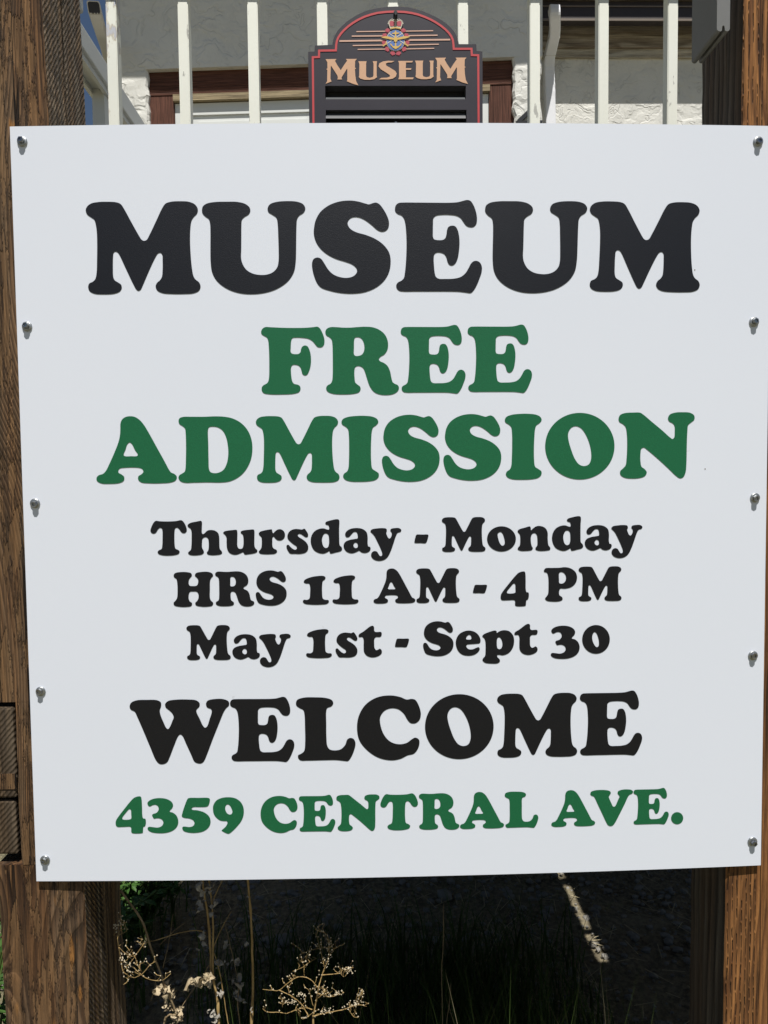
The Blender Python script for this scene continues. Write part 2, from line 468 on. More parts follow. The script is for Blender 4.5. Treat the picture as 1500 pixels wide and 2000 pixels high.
def plant_mat(name, a, b, rough=0.7, trans=0.0, scale=40):
    t = NT(name)
    n = t.noise(t.coords(), scale, 4, 0.6)
    c = t.mix(t.ramp(n, [(0.3, 0.0), (0.7, 1.0)]), a, b)
    return t.out(c, rough, Specular_IOR_Level=0.2)


M['stalk'] = plant_mat('dry_stalk', (0.27, 0.17, 0.065), (0.45, 0.31, 0.13))
M['stalk_dull'] = plant_mat('dry_stalk_dull', (0.20, 0.14, 0.075), (0.33, 0.25, 0.15))
M['dryleaf'] = plant_mat('dry_leaf', (0.33, 0.25, 0.15), (0.58, 0.48, 0.32), scale=60)
M['greyleaf'] = plant_mat('grey_dry_leaf', (0.24, 0.21, 0.17), (0.42, 0.39, 0.34), scale=60)
M['seed'] = plant_mat('pale_seed', (0.45, 0.36, 0.22), (0.68, 0.60, 0.46), scale=200)
M['grass'] = plant_mat('green_grass', (0.050, 0.085, 0.018), (0.105, 0.155, 0.040), scale=9)
M['leafgreen'] = plant_mat('leaf_green', (0.022, 0.062, 0.011), (0.060, 0.130, 0.026), 0.5, scale=30)
M['straw'] = plant_mat('straw', (0.40, 0.33, 0.19), (0.60, 0.52, 0.34), scale=30)
t = NT('ground_soil')
v = t.coords()
c = t.mix(t.ramp(t.noise(v, 7, 6, 0.65), [(0.35, 0.0), (0.65, 1.0)]), (0.115, 0.095, 0.066), (0.240, 0.205, 0.140))
c = t.mix(t.ramp(t.noise(v, 55, 4, 0.6), [(0.42, 0.0), (0.60, 0.8)]), c, (0.33, 0.28, 0.18))
c = t.mix(t.ramp(t.noise(v, 0.25, 4, 0.5), [(0.45, 0.0), (0.60, 0.55)]), c, (0.10, 0.12, 0.04))
M['ground'] = t.out(c, 0.95, t.bump(t.math('ADD', t.noise(v, 60, 5, 0.7), t.math('MULTIPLY', t.noise(v, 9, 3), 2.0)), 1.0, 0.012), Specular_IOR_Level=0.1)
t = NT('gravel_stone')
v = t.coords()
M['stone'] = t.out(t.mix(t.noise(v, 16, 3), (0.13, 0.125, 0.115), (0.34, 0.315, 0.27)), 0.9, t.bump(t.noise(v, 300, 3), 0.5, 0.001))

# ------------------------------------------------------------------ ground
SHX, SHY = -math.tan(SUN_AZ) / math.tan(SUN_EL), 1 / math.tan(SUN_EL)
bm = bmesh.new()
gx = sorted(set([-300, -60, -15, -5, -3] + [round(-2.4 + 0.06 * i, 3) for i in range(81)] + [3, 5, 15, 60, 300]))
gy = sorted(set([-300, -60, -15, -5, -3, -2] + [round(-1.2 + 0.06 * i, 3) for i in range(72)] + [4, 6, 15, 60, 300]))
rn = random.Random(5)
gv = [[bm.verts.new((x, y, (rn.uniform(-0.010, 0.010) if abs(x) < 2.3 and -1.1 < y < 2.9 else 0.0) - 0.004)) for x in gx] for y in gy]
for j in range(len(gy) - 1):
    for i in range(len(gx) - 1):
        bm.faces.new((gv[j][i], gv[j][i + 1], gv[j + 1][i + 1], gv[j + 1][i]))
obj('ground', bm, M['ground'], smooth=True, kind='structure')


# ------------------------------------------------------------------ main building, behind the deck
TH = math.atan2(-0.115, 1.89)
BO = Vector((0.0, 2.629, 0.0))
BE, BN = Vector((math.cos(TH), math.sin(TH), 0)), Vector((math.sin(TH), -math.cos(TH), 0))


def bl(px, py, w=0.0):
    """where a line of sight meets the front wall (w metres in front of it): (along wall, height)"""
    d = Vector(ray(px, py).tolist())
    c = Vector(CAM.tolist())
    k = (BO + BN * w - c).dot(BN) / d.dot(BN)
    p = c + d * k - BO
    return p.dot(BE), p.z


house = thing('stucco_house', 'cream stucco building with a recessed white door framed in brown boards', 'building', BO, TH)
uL, uO, uP, uR = bl(226, 120)[0], bl(290, 200)[0], bl(1003, 200)[0], bl(1058, 120)[0]
zLip = 0.5 * (bl(290, 133)[1] + bl(1003, 113)[1])
ZD = 1.55
rn = random.Random(3)


def rough_wall(bm, x0, x1, y0, y1, z0, z1, n=40, edge=0.006, sides='lr'):
    """a wall pier whose arrises are uneven like hand-trowelled stucco"""
    zs = [z0 + (z1 - z0) * i / n for i in range(n + 1)]
    rings = []
    for z in zs:
        jl = rn.uniform(-edge, edge) if 'l' in sides else 0
        jr = rn.uniform(-edge, edge) if 'r' in sides else 0
        rings.append([bm.verts.new(p) for p in ((x0 + jl, y0, z), (x0 + jl + 0.01, y0 - 0.012 + rn.uniform(-.003, .003), z), (x1 + jr - 0.01, y0 - 0.012 + rn.uniform(-.003, .003), z), (x1 + jr, y0, z), (x1, y1, z), (x0, y1, z))])
    for a, b in zip(rings, rings[1:]):
        for k in range(6):
            bm.faces.new((a[k], a[(k + 1) % 6], b[(k + 1) % 6], b[k]))
    bm.faces.new(rings[0][::-1])
    bm.faces.new(rings[-1])


bm = bmesh.new()
rough_wall(bm, uL, uO, 0.012, 0.25, 0.0, zLip, 90, 0.009)
rough_wall(bm, uP, uR, 0.012, 0.25, 0.0, zLip, 90, 0.009)
box(bm, uL - 0.004, uR + 0.004, 0.0, 0.25, zLip, 5.6)
box(bm, uL + 0.01, uR - 0.01, 0.25, 4.5, 0.0, 5.6)
obj('wall', bm, M['stucco'], house)
# eave that shades the upper wall
bm = bmesh.new()
box(bm, uL - 0.35, uR + 0.25, -0.40, 4.6, 4.70, 4.85)
box(bm, uL - 0.37, uR + 0.27, -0.435, -0.402, 4.66, 4.90)
obj('eave', bm, M['roof'], house)
bm = bmesh.new()
r0 = [bm.verts.new(p) for p in ((uL - .35, -.40, 4.852), (uR + .25, -.40, 4.852), (uR + .25, 4.6, 4.852), (uL - .35, 4.6, 4.852))]
r1 = [bm.verts.new(p) for p in ((uL + .8, 2.0, 6.0), (uR - .5, 2.0, 6.0))]
for f in ((r0[0], r0[1], r1[1], r1[0]), (r0[1], r0[2], r1[1]), (r0[2], r0[3], r1[0], r1[1]), (r0[3], r0[0], r1[0])):
    bm.faces.new(f)
obj('roof', bm, M['roof'], house)
# brown boards round the door, set back from the stucco
W1 = -0.030
zHead = bl(450, 182, W1)[1]
uJ, uK = bl(340, 215, W1)[0], bl(955, 200, W1)[0]
bm = bmesh.new(); box(bm, uO - 0.03, uP + 0.03, 0.030, 0.070, zHead, zLip - 0.001)
obj('header_board', bm, M['brown_h'], house)
bm = bmesh.new(); box(bm, uO - 0.03, uJ, 0.033, 0.070, ZD, zHead - 0.002)
obj('jamb_board', bm, M['brown'], house)
bm = bmesh.new(); box(bm, uK, uP + 0.03, 0.033, 0.070, ZD, zHead - 0.002)
obj('jamb_board', bm, M['brown'], house)
zTan = bl(450, 194, -0.02)[1]
bm = bmesh.new(); box(bm, bl(338, 190, -.02)[0], bl(957, 190, -.02)[0], 0.016, 0.050, zTan, zHead - 0.003)
obj('trim_strip', bm, M['tan'], house)
door_l, door_r = uJ + 0.002, uK - 0.002
mid = 0.5 * (door_l + door_r)
for a, b in ((door_l, mid - 0.003), (mid + 0.003, door_r)):
    bm = bmesh.new()
    zt = zTan - 0.004
    st = 0.085
    box(bm, a, a + st, 0.041, 0.08, ZD + 0.01, zt)
    box(bm, b - st, b, 0.041, 0.08, ZD + 0.01, zt)
    for z0, z1 in ((zt - 0.060, zt), (ZD + 0.85, ZD + 1.0), (ZD + 0.01, ZD + 0.2)):
        box(bm, a + st, b - st, 0.041, 0.08, z0, z1)
    d = obj('door', bm, M['door'], house)
    for z0, z1 in ((ZD + 0.2, ZD + 0.85), (ZD + 1.0, zt - 0.060)):
        bm = bmesh.new()
        _, _ = box(bm, a + st + .002, b - st - .002, 0.050, 0.078, z0 + .002, z1 - .002)
        box(bm, a + st + 0.035, b - st - 0.035, 0.044, 0.050, z0 + 0.035, z1 - 0.035)
        obj('door_panel', bm, M['door'], d)
# the house number whose tip shows beside the railing
bm = bmesh.new()


def bar2(bm, p, q, w, y0, y1):
    p, q = Vector((p[0], 0, p[1])), Vector((q[0], 0, q[1]))
    d = (q - p).normalized()
    nrm = Vector((-d.z, 0, d.x)) * (w / 2)
    vv = []
    for y in (y0, y1):
        vv.append([bm.verts.new((s.x, y, s.z)) for s in (p + nrm, q + nrm, q - nrm, p - nrm)])
    bm.faces.new(vv[0]); bm.faces.new(vv[1][::-1])
    for k in range(4):
        bm.faces.new((vv[0][k], vv[0][(k + 1) % 4], vv[1][(k + 1) % 4], vv[1][k]))


bar2(bm, bl(1044, 210), bl(1012, 240), 0.020, -0.019, -0.001)
bar2(bm, bl(1007, 243), bl(1058, 242), 0.018, -0.020, -0.002)
bar2(bm, bl(1046, 206), bl(1046, 262), 0.020, -0.021, -0.003)
obj('number_four', bm, M['number'], house)

# ------------------------------------------------------------------ set-back wing on the right
YW = 3.60
wing = thing('house_wing', 'set back stucco wing with dark eave and weathered boards behind the railing', 'building', (1.6, YW, 0))


def wobj(name, bm, mat, smooth=False):
    bmesh.ops.translate(bm, verts=bm.verts[:], vec=(-1.6, -YW, 0))
    return obj(name, bm, mat, wing, smooth)


zs = at(1220, 198, YW).z
bm = bmesh.new(); box(bm, 0.55, 4.2, YW, YW + 4, 0, 5.3); wobj('wall', bm, M['stucco2'])
zb0, zb1 = at(1200, 112, YW - .02).z, at(1200, 96, YW - .02).z
bm = bmesh.new(); box(bm, 0.56, 4.2, YW - 0.022, YW - 0.001, zb0, zb1); wobj('ledge_board', bm, M['weathered_pale'])
zc1 = at(1200, 38, YW - .05).z
bm = bmesh.new(); box(bm, 0.56, 4.2, YW - 0.045, YW - 0.002, zb1 + 0.001, zc1 + .05); wobj('beam_board', bm, M['weathered'])
# find how far the eave must reach for its shadow edge to fall where the wall turns bright
pr = 0.1
for _ in range(60):
    pr = max(0.02, (at(1200, 41, YW - pr).z - zs) * SHY)
zg0 = at(1200, 41, YW - pr).z
zg1 = at(1200, 3, YW - pr).z
bm = bmesh.new()
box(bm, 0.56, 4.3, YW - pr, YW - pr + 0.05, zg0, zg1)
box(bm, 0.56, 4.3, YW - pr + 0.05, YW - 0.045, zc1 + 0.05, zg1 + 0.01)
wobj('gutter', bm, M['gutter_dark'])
bm = bmesh.new()
box(bm, 0.56, 4.3, YW - pr - 0.006, YW - pr - 0.001, zg0 - 0.001, zg0 + 0.012)
za = at(1200, 14, YW - pr).z
box(bm, 0.56, 4.3, YW - pr - 0.006, YW - pr - 0.001, za, za + 0.006)
wobj('gutter_lip', bm, M['gutter_highlight'])
bm = bmesh.new(); box(bm, 0.56, 4.3, YW - pr - 0.05, YW + 4, zg1 + 0.011, zg1 + 0.07); wobj('roof_edge', bm, M['weathered'])
bm = bmesh.new()


def rect_pipe(bm, pts, w, d, flare=None):
    rings = []
    pts = [Vector(p) for p in pts]
    for i, p in enumerate(pts):
        tdir = (pts[min(i + 1, len(pts) - 1)] - pts[max(i - 1, 0)]).normalized()
        a = Vector((1, 0, 0)) - tdir * tdir.x
        a.normalize()
        b = tdir.cross(a)
        s = flare[i] if flare else 1.0
        prof = []
        for cx, cy in ((1, 1), (-1, 1), (-1, -1), (1, -1)):
            for k in range(3):
                ang = math.atan2(cy, cx) - math.pi / 4 + k * math.pi / 4
                prof.append((cx * (w / 2 - 0.008) + 0.008 * math.cos(ang), cy * (d / 2 - 0.008) + 0.008 * math.sin(ang)))
        rings.append([bm.verts.new(p + (a * u + b * v2) * s) for u, v2 in prof])
    n = len(rings[0])
    for r0, r1 in zip(rings, rings[1:]):
        for k in range(n):
            bm.faces.new((r0[k], r0[(k + 1) % n], r1[(k + 1) % n], r1[k]))
    bm.faces.new(rings[0][::-1]); bm.faces.new(rings[-1])


path = [at(1082, 17, YW - pr - 0.10), at(1083, 30, YW - pr - 0.115), at(1083.5, 60, YW - pr - 0.03), at(1079, 85, YW - 0.15), at(1073, 113, YW - 0.09), at(1071.5, 140, YW - 0.065), at(1073, 175, YW - 0.06), at(1074.5, 245, YW - .06), Vector((at(1074.5, 245, YW - .06).x, YW - .06, 0.1))]
sp = smooth_path(path[:-1], 8) + [path[-1]]
fl = [1.0 + (0.035 * (i % 2) if 34 <= i <= 50 else 0) for i in range(len(sp))]
rect_pipe(bm, sp, 0.066, 0.052, fl)
wobj('downspout', bm, M['spout'])
for y in (78, 113):
    bm = bmesh.new()
    p = at({78: 1080.5, 113: 1073}[y], y, YW - {78: 0.165, 113: 0.09}[y])
    box(bm, p.x - 0.036, p.x + 0.036, p.y - 0.031, p.y + 0.03, p.z - 0.004, p.z + 0.002)
    wobj('downspout_seam', bm, M['drain'])

# ------------------------------------------------------------------ drain pipe left of the house
pipe = thing('drain_pipe', 'cream square drain pipe, shade in its open end painted black, against the blue sky', 'pipe')
p0, p1, p2 = at(183.5, 15, 2.05), at(203, 82, 2.95), at(214, 128, 3.6)
bm = bmesh.new()
w_, d_ = 0.054, 0.050
rect_pipe(bm, [p0, p1 - (p1 - p0) * 0.004], w_, d_)
rect_pipe(bm, [p1, p2], w_ * 0.95, d_ * 0.95)
obj('pipe', bm, M['drain'], pipe)
dirp = (p0 - p1).normalized()
bm = bmesh.new(); rect_pipe(bm, [p0 + dirp * 0.001 - dirp * .02, p0 + dirp * 0.0025], w_ * 0.86, d_ * 0.84); obj('dark_plug', bm, M['inside'], pipe)  # solid black plug paints the dark hollow of the pipe end
for off in (-0.012, 0.004, 0.016):
    bm = bmesh.new()
    o_ = Vector((off, -0.004, -d_ / 2 - 0.001))
    tube(bm, [p0 + o_ - dirp * .004, p1 + o_ + dirp * .004], 0.0022, 5)
    obj('rib', bm, M['drain'], pipe, True)

# ------------------------------------------------------------------ deck (its underside keeps the ground behind the sign dark)
deck = thing('timber_deck', 'raised plank deck behind the white sign, shading the ground below it', 'deck', (0.7, 0.30, 0))
XD0, XD1, YD0, YD1 = -0.75, 2.30, 0.30, 2.60
SLIT, SLW = 0.727 + 0.73 * math.tan(SUN_AZ), 0.027


def dobj(name, bm, mat):
    bmesh.ops.translate(bm, verts=bm.verts[:], vec=(-0.7, -0.30, 0))
    return obj(name, bm, mat, deck)


def planks(x0, x1):
    n = max(1, round((x1 - x0) / 0.142))
    w = (x1 - x0) / n
    for i in range(n):
        bm = bmesh.new()
        yend = YD1 - 0.02 + TH * (x0 + w * i) * 0.9
        box(bm, x0 + w * i + 0.0006, x0 + w * (i + 1) - 0.0006, YD0 - 0.012, yend, ZD - 0.038, ZD + RNG.uniform(-0.001, 0.001))
        dobj('plank', bm, M['plank'])


planks(XD0, SLIT - SLW / 2)
planks(SLIT + SLW / 2, XD1)
bm = bmesh.new(); box(bm, XD0, XD1, YD0 - 0.011, YD0 + 0.018, ZD - 0.24, ZD - 0.0385); dobj('rim_joist', bm, M['plank'])
for y in (1.30, 2.35):
    bm = bmesh.new(); box(bm, XD0 + .02, XD1, y, y + 0.04, ZD - 0.22, ZD - 0.0385); dobj('joist', bm, M['plank'])
bm = bmesh.new(); box(bm, SLIT - 0.12, SLIT + 0.12, 0.590, 0.612, ZD - 0.056, ZD - 0.0385); dobj('cleat', bm, M['plank'])
for x in (XD0 + .05, 1.4):
    bm = bmesh.new(); box(bm, x, x + 0.09, 2.25, 2.34, -.05, ZD - 0.0385); dobj('deck_post', bm, M['plank'])
bm = bmesh.new(); box(bm, -0.80, 2.3, 2.46, 2.60, -0.05, ZD - 0.06); w = obj('foundation_wall', bm, M['concrete']); tag(w, 'grey concrete foundation wall under the back of the deck', 'wall')

# ------------------------------------------------------------------ front railing
YF = 0.36
rail = thing('metal_railing', 'cream painted metal railing with square bars above the white sign', 'railing', (0, YF, ZD))


def robj(name, bm, mat, par, o):
    bmesh.ops.translate(bm, verts=bm.verts[:], vec=(-o[0], -o[1], -o[2]))
    return obj(name, bm, mat, par)


centers = [86, 222.5, 362, 497, 632, 770, 905.5, 1045, 1178.5, 1313, 1450]
xs = [at(c, 240, YF - .0125).x for c in centers]
BWD = 0.0212
zr = at(750, -38, YF - .0285).z
for i, x in enumerate(xs):
    bm = bmesh.new()
    box(bm, x - BWD / 2, x + BWD / 2, YF - 0.0125, YF + 0.0135, ZD + 0.06, zr + 0.001)
    bmesh.ops.bevel(bm, geom=[e for e in bm.edges if abs(e.verts[0].co.z - e.verts[1].co.z) > .1], offset=0.0015, segments=2, affect='EDGES')
    robj('baluster', bm, M['cream_flaking'] if i == 1 else M['cream'], rail, (0, YF, ZD))
XE0, XE1 = XD0, 2.25
x = xs[-1]
while x + 0.15 < XE1:
    x += 0.15
    bm = bmesh.new(); box(bm, x - BWD / 2, x + BWD / 2, YF - 0.0125, YF + 0.0135, ZD + 0.06, zr + 0.001)
    robj('baluster', bm, M['cream'], rail, (0, YF, ZD))
bm = bmesh.new(); box(bm, XE0, XE1, YF - 0.0285, YF + 0.020, zr, zr + 0.038); robj('top_rail', bm, M['cream'], rail, (0, YF, ZD))
bm = bmesh.new(); box(bm, XE0, XE1, YF - 0.018, YF + 0.020, ZD + 0.03, ZD + 0.0595); robj('bottom_rail', bm, M['cream'], rail, (0, YF, ZD))
for x in (XE0 + .02, 0.93, XE1 - .02):
    bm = bmesh.new(); box(bm, x - .02, x + .02, YF - 0.012, YF + 0.014, ZD, ZD + 0.0295); robj('foot', bm, M['cream'], rail, (0, YF, ZD))

# ------------------------------------------------------------------ side railing on the left, running back
side = thing('side_railing', 'shaded white side railing running back beside the blue sky', 'railing', (-0.72, 0.5, ZD))
zt = 2.735
P = atz(170, 62, zt)
xr = P.x
zl = at(170, 106, P.y).z
xq = atz(167, 173, zl).x
bm = bmesh.new(); box(bm, xq, xr, YF + 0.05, 2.60, zl, zt); bevel_all(bm, 0.003, 2); robj('top_rail', bm, M['rail_white'], side, (-.72, .5, ZD))
xa, xb = xr + (xq - xr) * 0.22, xr + (xq - xr) * 0.80
for xx in (xa, xb):
    bm = bmesh.new(); box(bm, xx - 0.005, xx + 0.005, YF + 0.05, 2.60, zl - 0.014, zl - 0.0005); robj('rail_lip', bm, M['rail_white'], side, (-.72, .5, ZD))
xm = 0.5 * (xr + xq)
yb = min((abs(project([(xm, y_, zl)])[0][0] - 192), y_) for y_ in np.linspace(0.3, 2.0, 200))[1]
for k in range(-1, 12):
    y = yb + 0.30 * k
    if YF + 0.06 < y < 2.5:
        bm = bmesh.new()
        box(bm, xm - 0.016, xm + 0.016, y, y + 0.032, ZD, zl - 0.0005)
        robj('baluster', bm, M['rail_white'], side, (-.72, .5, ZD))

# ------------------------------------------------------------------ timber posts that carry the sign
ZTOP = 2.53


def timber(name, prof, z0, z1, mats, parent, org, n=90, jit=0.0016, seed=1, pickside=None, lean=0.0, ch=0.004):
    """a sawn timber: profile (x, y) rounded at the arrises, run up z with slight unevenness; side faces take the second material"""
    r = random.Random(seed)
    cx = sum(p[0] for p in prof) / len(prof)
    cy = sum(p[1] for p in prof) / len(prof)
    ring0 = []
    for i, p in enumerate(prof):
        a, b = prof[i - 1], prof[(i + 1) % len(prof)]
        for q, k in ((a, 1), (b, 1)):
            d = Vector((q[0] - p[0], q[1] - p[1]))
            d.normalize()
            ring0.append((p[0] + d.x * ch, p[1] + d.y * ch))
    bm = bmesh.new()
    rings = []
    off = [[r.uniform(-1, 1) for _ in ring0] for _ in range(n + 1)]
    drift = [0.0] * len(ring0)
    for j in range(n + 1):
        z = z0 + (z1 - z0) * j / n
        rr = []
        for k, (x, y) in enumerate(ring0):
            drift[k] = drift[k] * 0.85 + off[j][k] * 0.5
            dx, dy = x - cx, y - cy
            ln = math.hypot(dx, dy)
            rr.append(bm.verts.new((x + lean * (z - 1.6) + dx / ln * drift[k] * jit - org[0], y + dy / ln * drift[k] * jit - org[1], z - org[2])))
        rings.append(rr)
    m = len(ring0)
    for a, b in zip(rings, rings[1:]):
        for k in range(m):
            f = bm.faces.new((a[k], a[(k + 1) % m], b[(k + 1) % m], b[k]))
            if pickside:
                mx = 0.5 * (ring0[k][0] + ring0[(k + 1) % m][0])
                my = 0.5 * (ring0[k][1] + ring0[(k + 1) % m][1])
                f.material_index = pickside(mx, my)
    bm.faces.new(rings[0][::-1]); bm.faces.new(rings[-1])
    return obj(name, bm, mats, parent)


LX0, LX1 = -0.672, -0.540
lp = thing('timber_post', 'weathered brown timber post with swirling grain at the left edge of the sign', 'post', (-0.60, 0.09, 0), group='timber posts carrying the sign')
lo = (-0.60, 0.09, 0)
sidepick = lambda x, y: 1 if x > LX1 - 0.012 and y > 0.012 else 0
LXU = -0.556
slope = (LX1 - LXU)
# lower full-width length, notched middle, and upper length of the front timber
PY0, PY1 = 0.006, 0.090
NZ0, NZ1 = at(20, 1690, PY0).z, at(20, 1372, PY0).z
xn = at(34, 1530, PY0).x
xw = -0.740
xl2 = at(3, 1900, PY0).x
LL, RX = -0.0150, -0.5470          # the left post leans a little; RX is its right face at z = 1.6
profL = lambda xl: [(xl, PY0), (RX, PY0), (RX, PY1), (xl, PY1)]
sidepick = lambda x, y: 1 if x > RX - 0.008 and y > 0.012 else 0
timber('front_timber', profL(xl2 + LL * 0.74), -0.1, NZ0, [M['post_foot'], M['post_side_foot']], lp, lo, 60, seed=2, pickside=sidepick, lean=LL)
timber('front_timber', profL(xn + LL * 0.45), NZ0 + 0.0005, NZ1, [M['post_front'], M['post_side']], lp, lo, 24, seed=2, pickside=sidepick, lean=LL)
timber('front_timber', profL(-0.87), NZ1 + 0.0005, ZTOP, [M['post_front'], M['post_side']], lp, lo, 80, seed=4, pickside=sidepick, lean=LL)  # upper length widened leftward out of view to shade the ground behind
timber('rear_timber', [(-0.70, 0.0915), (RX - 0.003, 0.0915), (RX - 0.003, 0.182), (-0.70, 0.182)], -0.1, ZTOP, [M['post_rear'], M['post_side']], lp, lo, 90, seed=6, pickside=lambda x, y: 1 if x > RX - 0.008 and y < 0.176 and y > 0.092 else 0, lean=LL, ch=0.0015)

RXL = 0.5625
rp = thing('timber_post', 'orange brown treated timber post with rows of small slits right of the sign', 'post', (0.64, 0.09, 0), group='timber posts carrying the sign')
ro = (0.64, 0.09, 0)
timber('front_timber', [(RXL, PY0), (0.712, PY0), (0.712, PY1), (RXL, PY1)], -0.1, ZTOP, [M['post_orange'], M['post_shaded']], rp, ro, 90, seed=8, pickside=lambda x, y: 1 if x < RXL + 0.006 and y > 0.010 else 0, lean=0.007)
timber('rear_timber', [(0.577, 0.093), (0.712, 0.093), (0.712, 0.182), (0.577, 0.182)], -0.1, ZTOP, [M['post_shaded']], rp, ro, 90, seed=9, lean=0.0025)
# unseen stacked beams added right of the post to shade ground below the sign
stack = thing('shade_beams', 'unseen stacked beams added right of the treated post to shade the ground', 'wall', (1.3, 0.09, 0))
for k in range(11):
    bm = bmesh.new(); box(bm, -0.575, 0.9, -0.06, 0.06, 0.19 * k, 0.19 * k + 0.187); bevel_all(bm, 0.005, 1)
    obj('beam', bm, M['weathered'], stack)

# ends of the beams let into the left post
zz = [at(15, y, 0.0).z for y in (1384, 1563, 1568, 1676)]
bt = 'beam ends let into the left post'
for z1, z0, xr_, lab, yy in ((zz[0], zz[1], xn - 0.002, 'upper dark beam end with diagonal saw lines, let into left post', 0.0), (zz[2], zz[3], xn - 0.005, 'lower grey beam end under the gap, above the post shoulder', 0.004)):
    r_ = thing('beam_end', lab, 'beam', (xr_ - 0.08, 0.06, z0), group=bt)
    bm = bmesh.new()
    box(bm, -0.30, 0.08, -0.055 + yy, 0.02, 0.001, z1 - z0)
    bevel_all(bm, 0.004, 2)
    obj('end_face', bm, M['endgrain'], r_)
    if yy == 0.0:
        bm = bmesh.new()
        zf = (z1 - z0) * 0.11
        box(bm, -0.30, 0.081, -0.0565, -0.0552, zf, zf + 0.026)
        obj('split_strip', bm, M['post_front'], r_)

# ------------------------------------------------------------------ grey bracket plates on the posts
def bracket(xl, xr, y0, y1, z0, z1, mat, label, groove):
    b = thing('bracket_plate', label, 'bracket', (0.5 * (xl + xr), y0, z0), group='bracket plates on the posts')
    w = xr - xl
    R = w * 0.22
    prof = []
    if groove:
        def arc(cx, cz, r, a0, a1, n=6):
            return [(cx + r * math.cos(math.radians(a0 + (a1 - a0) * k / n)), cz + r * math.sin(math.radians(a0 + (a1 - a0) * k / n))) for k in range(n + 1)]
        prof += [(0, z1 - z0)]
        prof += arc(R, R, R, 180, 270) + arc(w * 0.40 - w * .1, w * .1, w * .1, 270, 360, 3)
        prof += arc(w * 0.5, w * 0.34, w * 0.085, 180, 0, 4)
        prof += arc(w * 0.62 + w * .1, w * .12, w * .1, 180, 270, 3) + arc(w - R, R, R, 270, 360)
        prof += [(w, z1 - z0)]
    else:
        prof = [(0, z1 - z0), (0, R), (R * .3, R * .3), (R, 0), (w - R, 0), (w - R * .3, R * .3), (w, R), (w, z1 - z0)]
    bm = bmesh.new()
    A = [bm.verts.new((x - w / 2, 0, z)) for x, z in prof]
    B = [bm.verts.new((x - w / 2, y1 - y0, z)) for x, z in prof]
    n = len(prof)
    bm.faces.new(A)
    bm.faces.new(B[::-1])
    for k in range(n):
        bm.faces.new((A[k], B[k], B[(k + 1) % n], A[(k + 1) % n]))
    ob = obj('plate', bm, mat, b)
    for zz_ in (0.16, 0.34):
        bm = bmesh.new()
        s = -1 if xl > 0 else 1
        tube(bm, [(s * w / 2, (y1 - y0) / 2, zz_), (s * (w / 2 + 0.008), (y1 - y0) / 2, zz_)], 0.009, 6)
        obj('bolt', bm, M['steel'], b)
    return b


yb0 = -0.042
pA, pB = at(1400, 61, yb0), at(1425.5, 61, yb0)
bracket(pA.x, pB.x, yb0, 0.045, pA.z, pA.z + 0.45, M['bracket'], 'dark grey grooved plate on the inner side of the right post', True)
pC = at(163, 27, 0.20)
bracket(pC.x - 0.020, pC.x, 0.08, 0.20, pC.z, pC.z + 0.45, M['bracket_sunlit'], 'grey plate behind the top of the left post, grazing sun painted pale', False)

# ------------------------------------------------------------------ sign panel
PW, PH, PZ = 1.22, 1.2264, 0.98
BOW = 0.011
YP = -0.004                                      # front face at its edges


def bowy(x):
    return YP - BOW * (1 - min(1.0, abs(x) / (PW / 2)) ** 2)


def on_panel(px, py):
    y = YP - BOW * 0.7
    for _ in range(8):
        p = at(px, py, y)
        y = bowy(p.x)
    return at(px, py, y)


sign = thing('museum_sign', 'large square white museum sign with black and green lettering between two timber posts', 'sign', (0, 0, PZ))
bm = bmesh.new()
NX = 48
cols = []
for i in range(NX + 1):
    x = -PW / 2 + PW * i / NX
    y = bowy(x)
    cols.append([bm.verts.new(p) for p in ((x, y, 0), (x, y, PH), (x, y + 0.004, PH), (x, y + 0.004, 0))])
for a, b in zip(cols, cols[1:]):
    for k in range(4):
        bm.faces.new((a[k], b[k], b[(k + 1) % 4], a[(k + 1) % 4]))
bm.faces.new(cols[0]); bm.faces.new(cols[-1][::-1])
obj('panel', bm, M['panel'], sign)

# --- lettering: outlines of a heavy rounded slab serif, each letter its own thin vinyl sheet
CR = {'C1': (150, 370, 3.75), 'C2': (550, 370, 3.75), 'C3': (950, 370, 3.3333), 'C4': (490, 620, 5), 'C5': (760, 620, 5), 'C6': (180, 790, 3.75),
      'C7': (480, 790, 3.75), 'C8': (840, 790, 2.7778), 'T1': (280, 1000, 5), 'T2': (540, 1000, 4.6875), 'T3': (840, 990, 3.409), 'T4': (320, 1100, 3.75),
      'T5': (700, 1090, 2.7778), 'T6': (340, 1200, 3.409), 'T7': (760, 1200, 3.261), 'W1': (240, 1340, 3), 'W2': (680, 1330, 2.5),
      'N1': (210, 1530, 5), 'N2': (490, 1530, 5), 'N3': (740, 1530, 4.5455), 'N4': (1060, 1530, 5.1724), 'S6': (620, 10, 5)}


def ell(cx, cy, rx, ry, n=28):
    return [(cx + rx * math.cos(2 * math.pi * k / n), cy + ry * math.sin(2 * math.pi * k / n)) for k in range(n)]


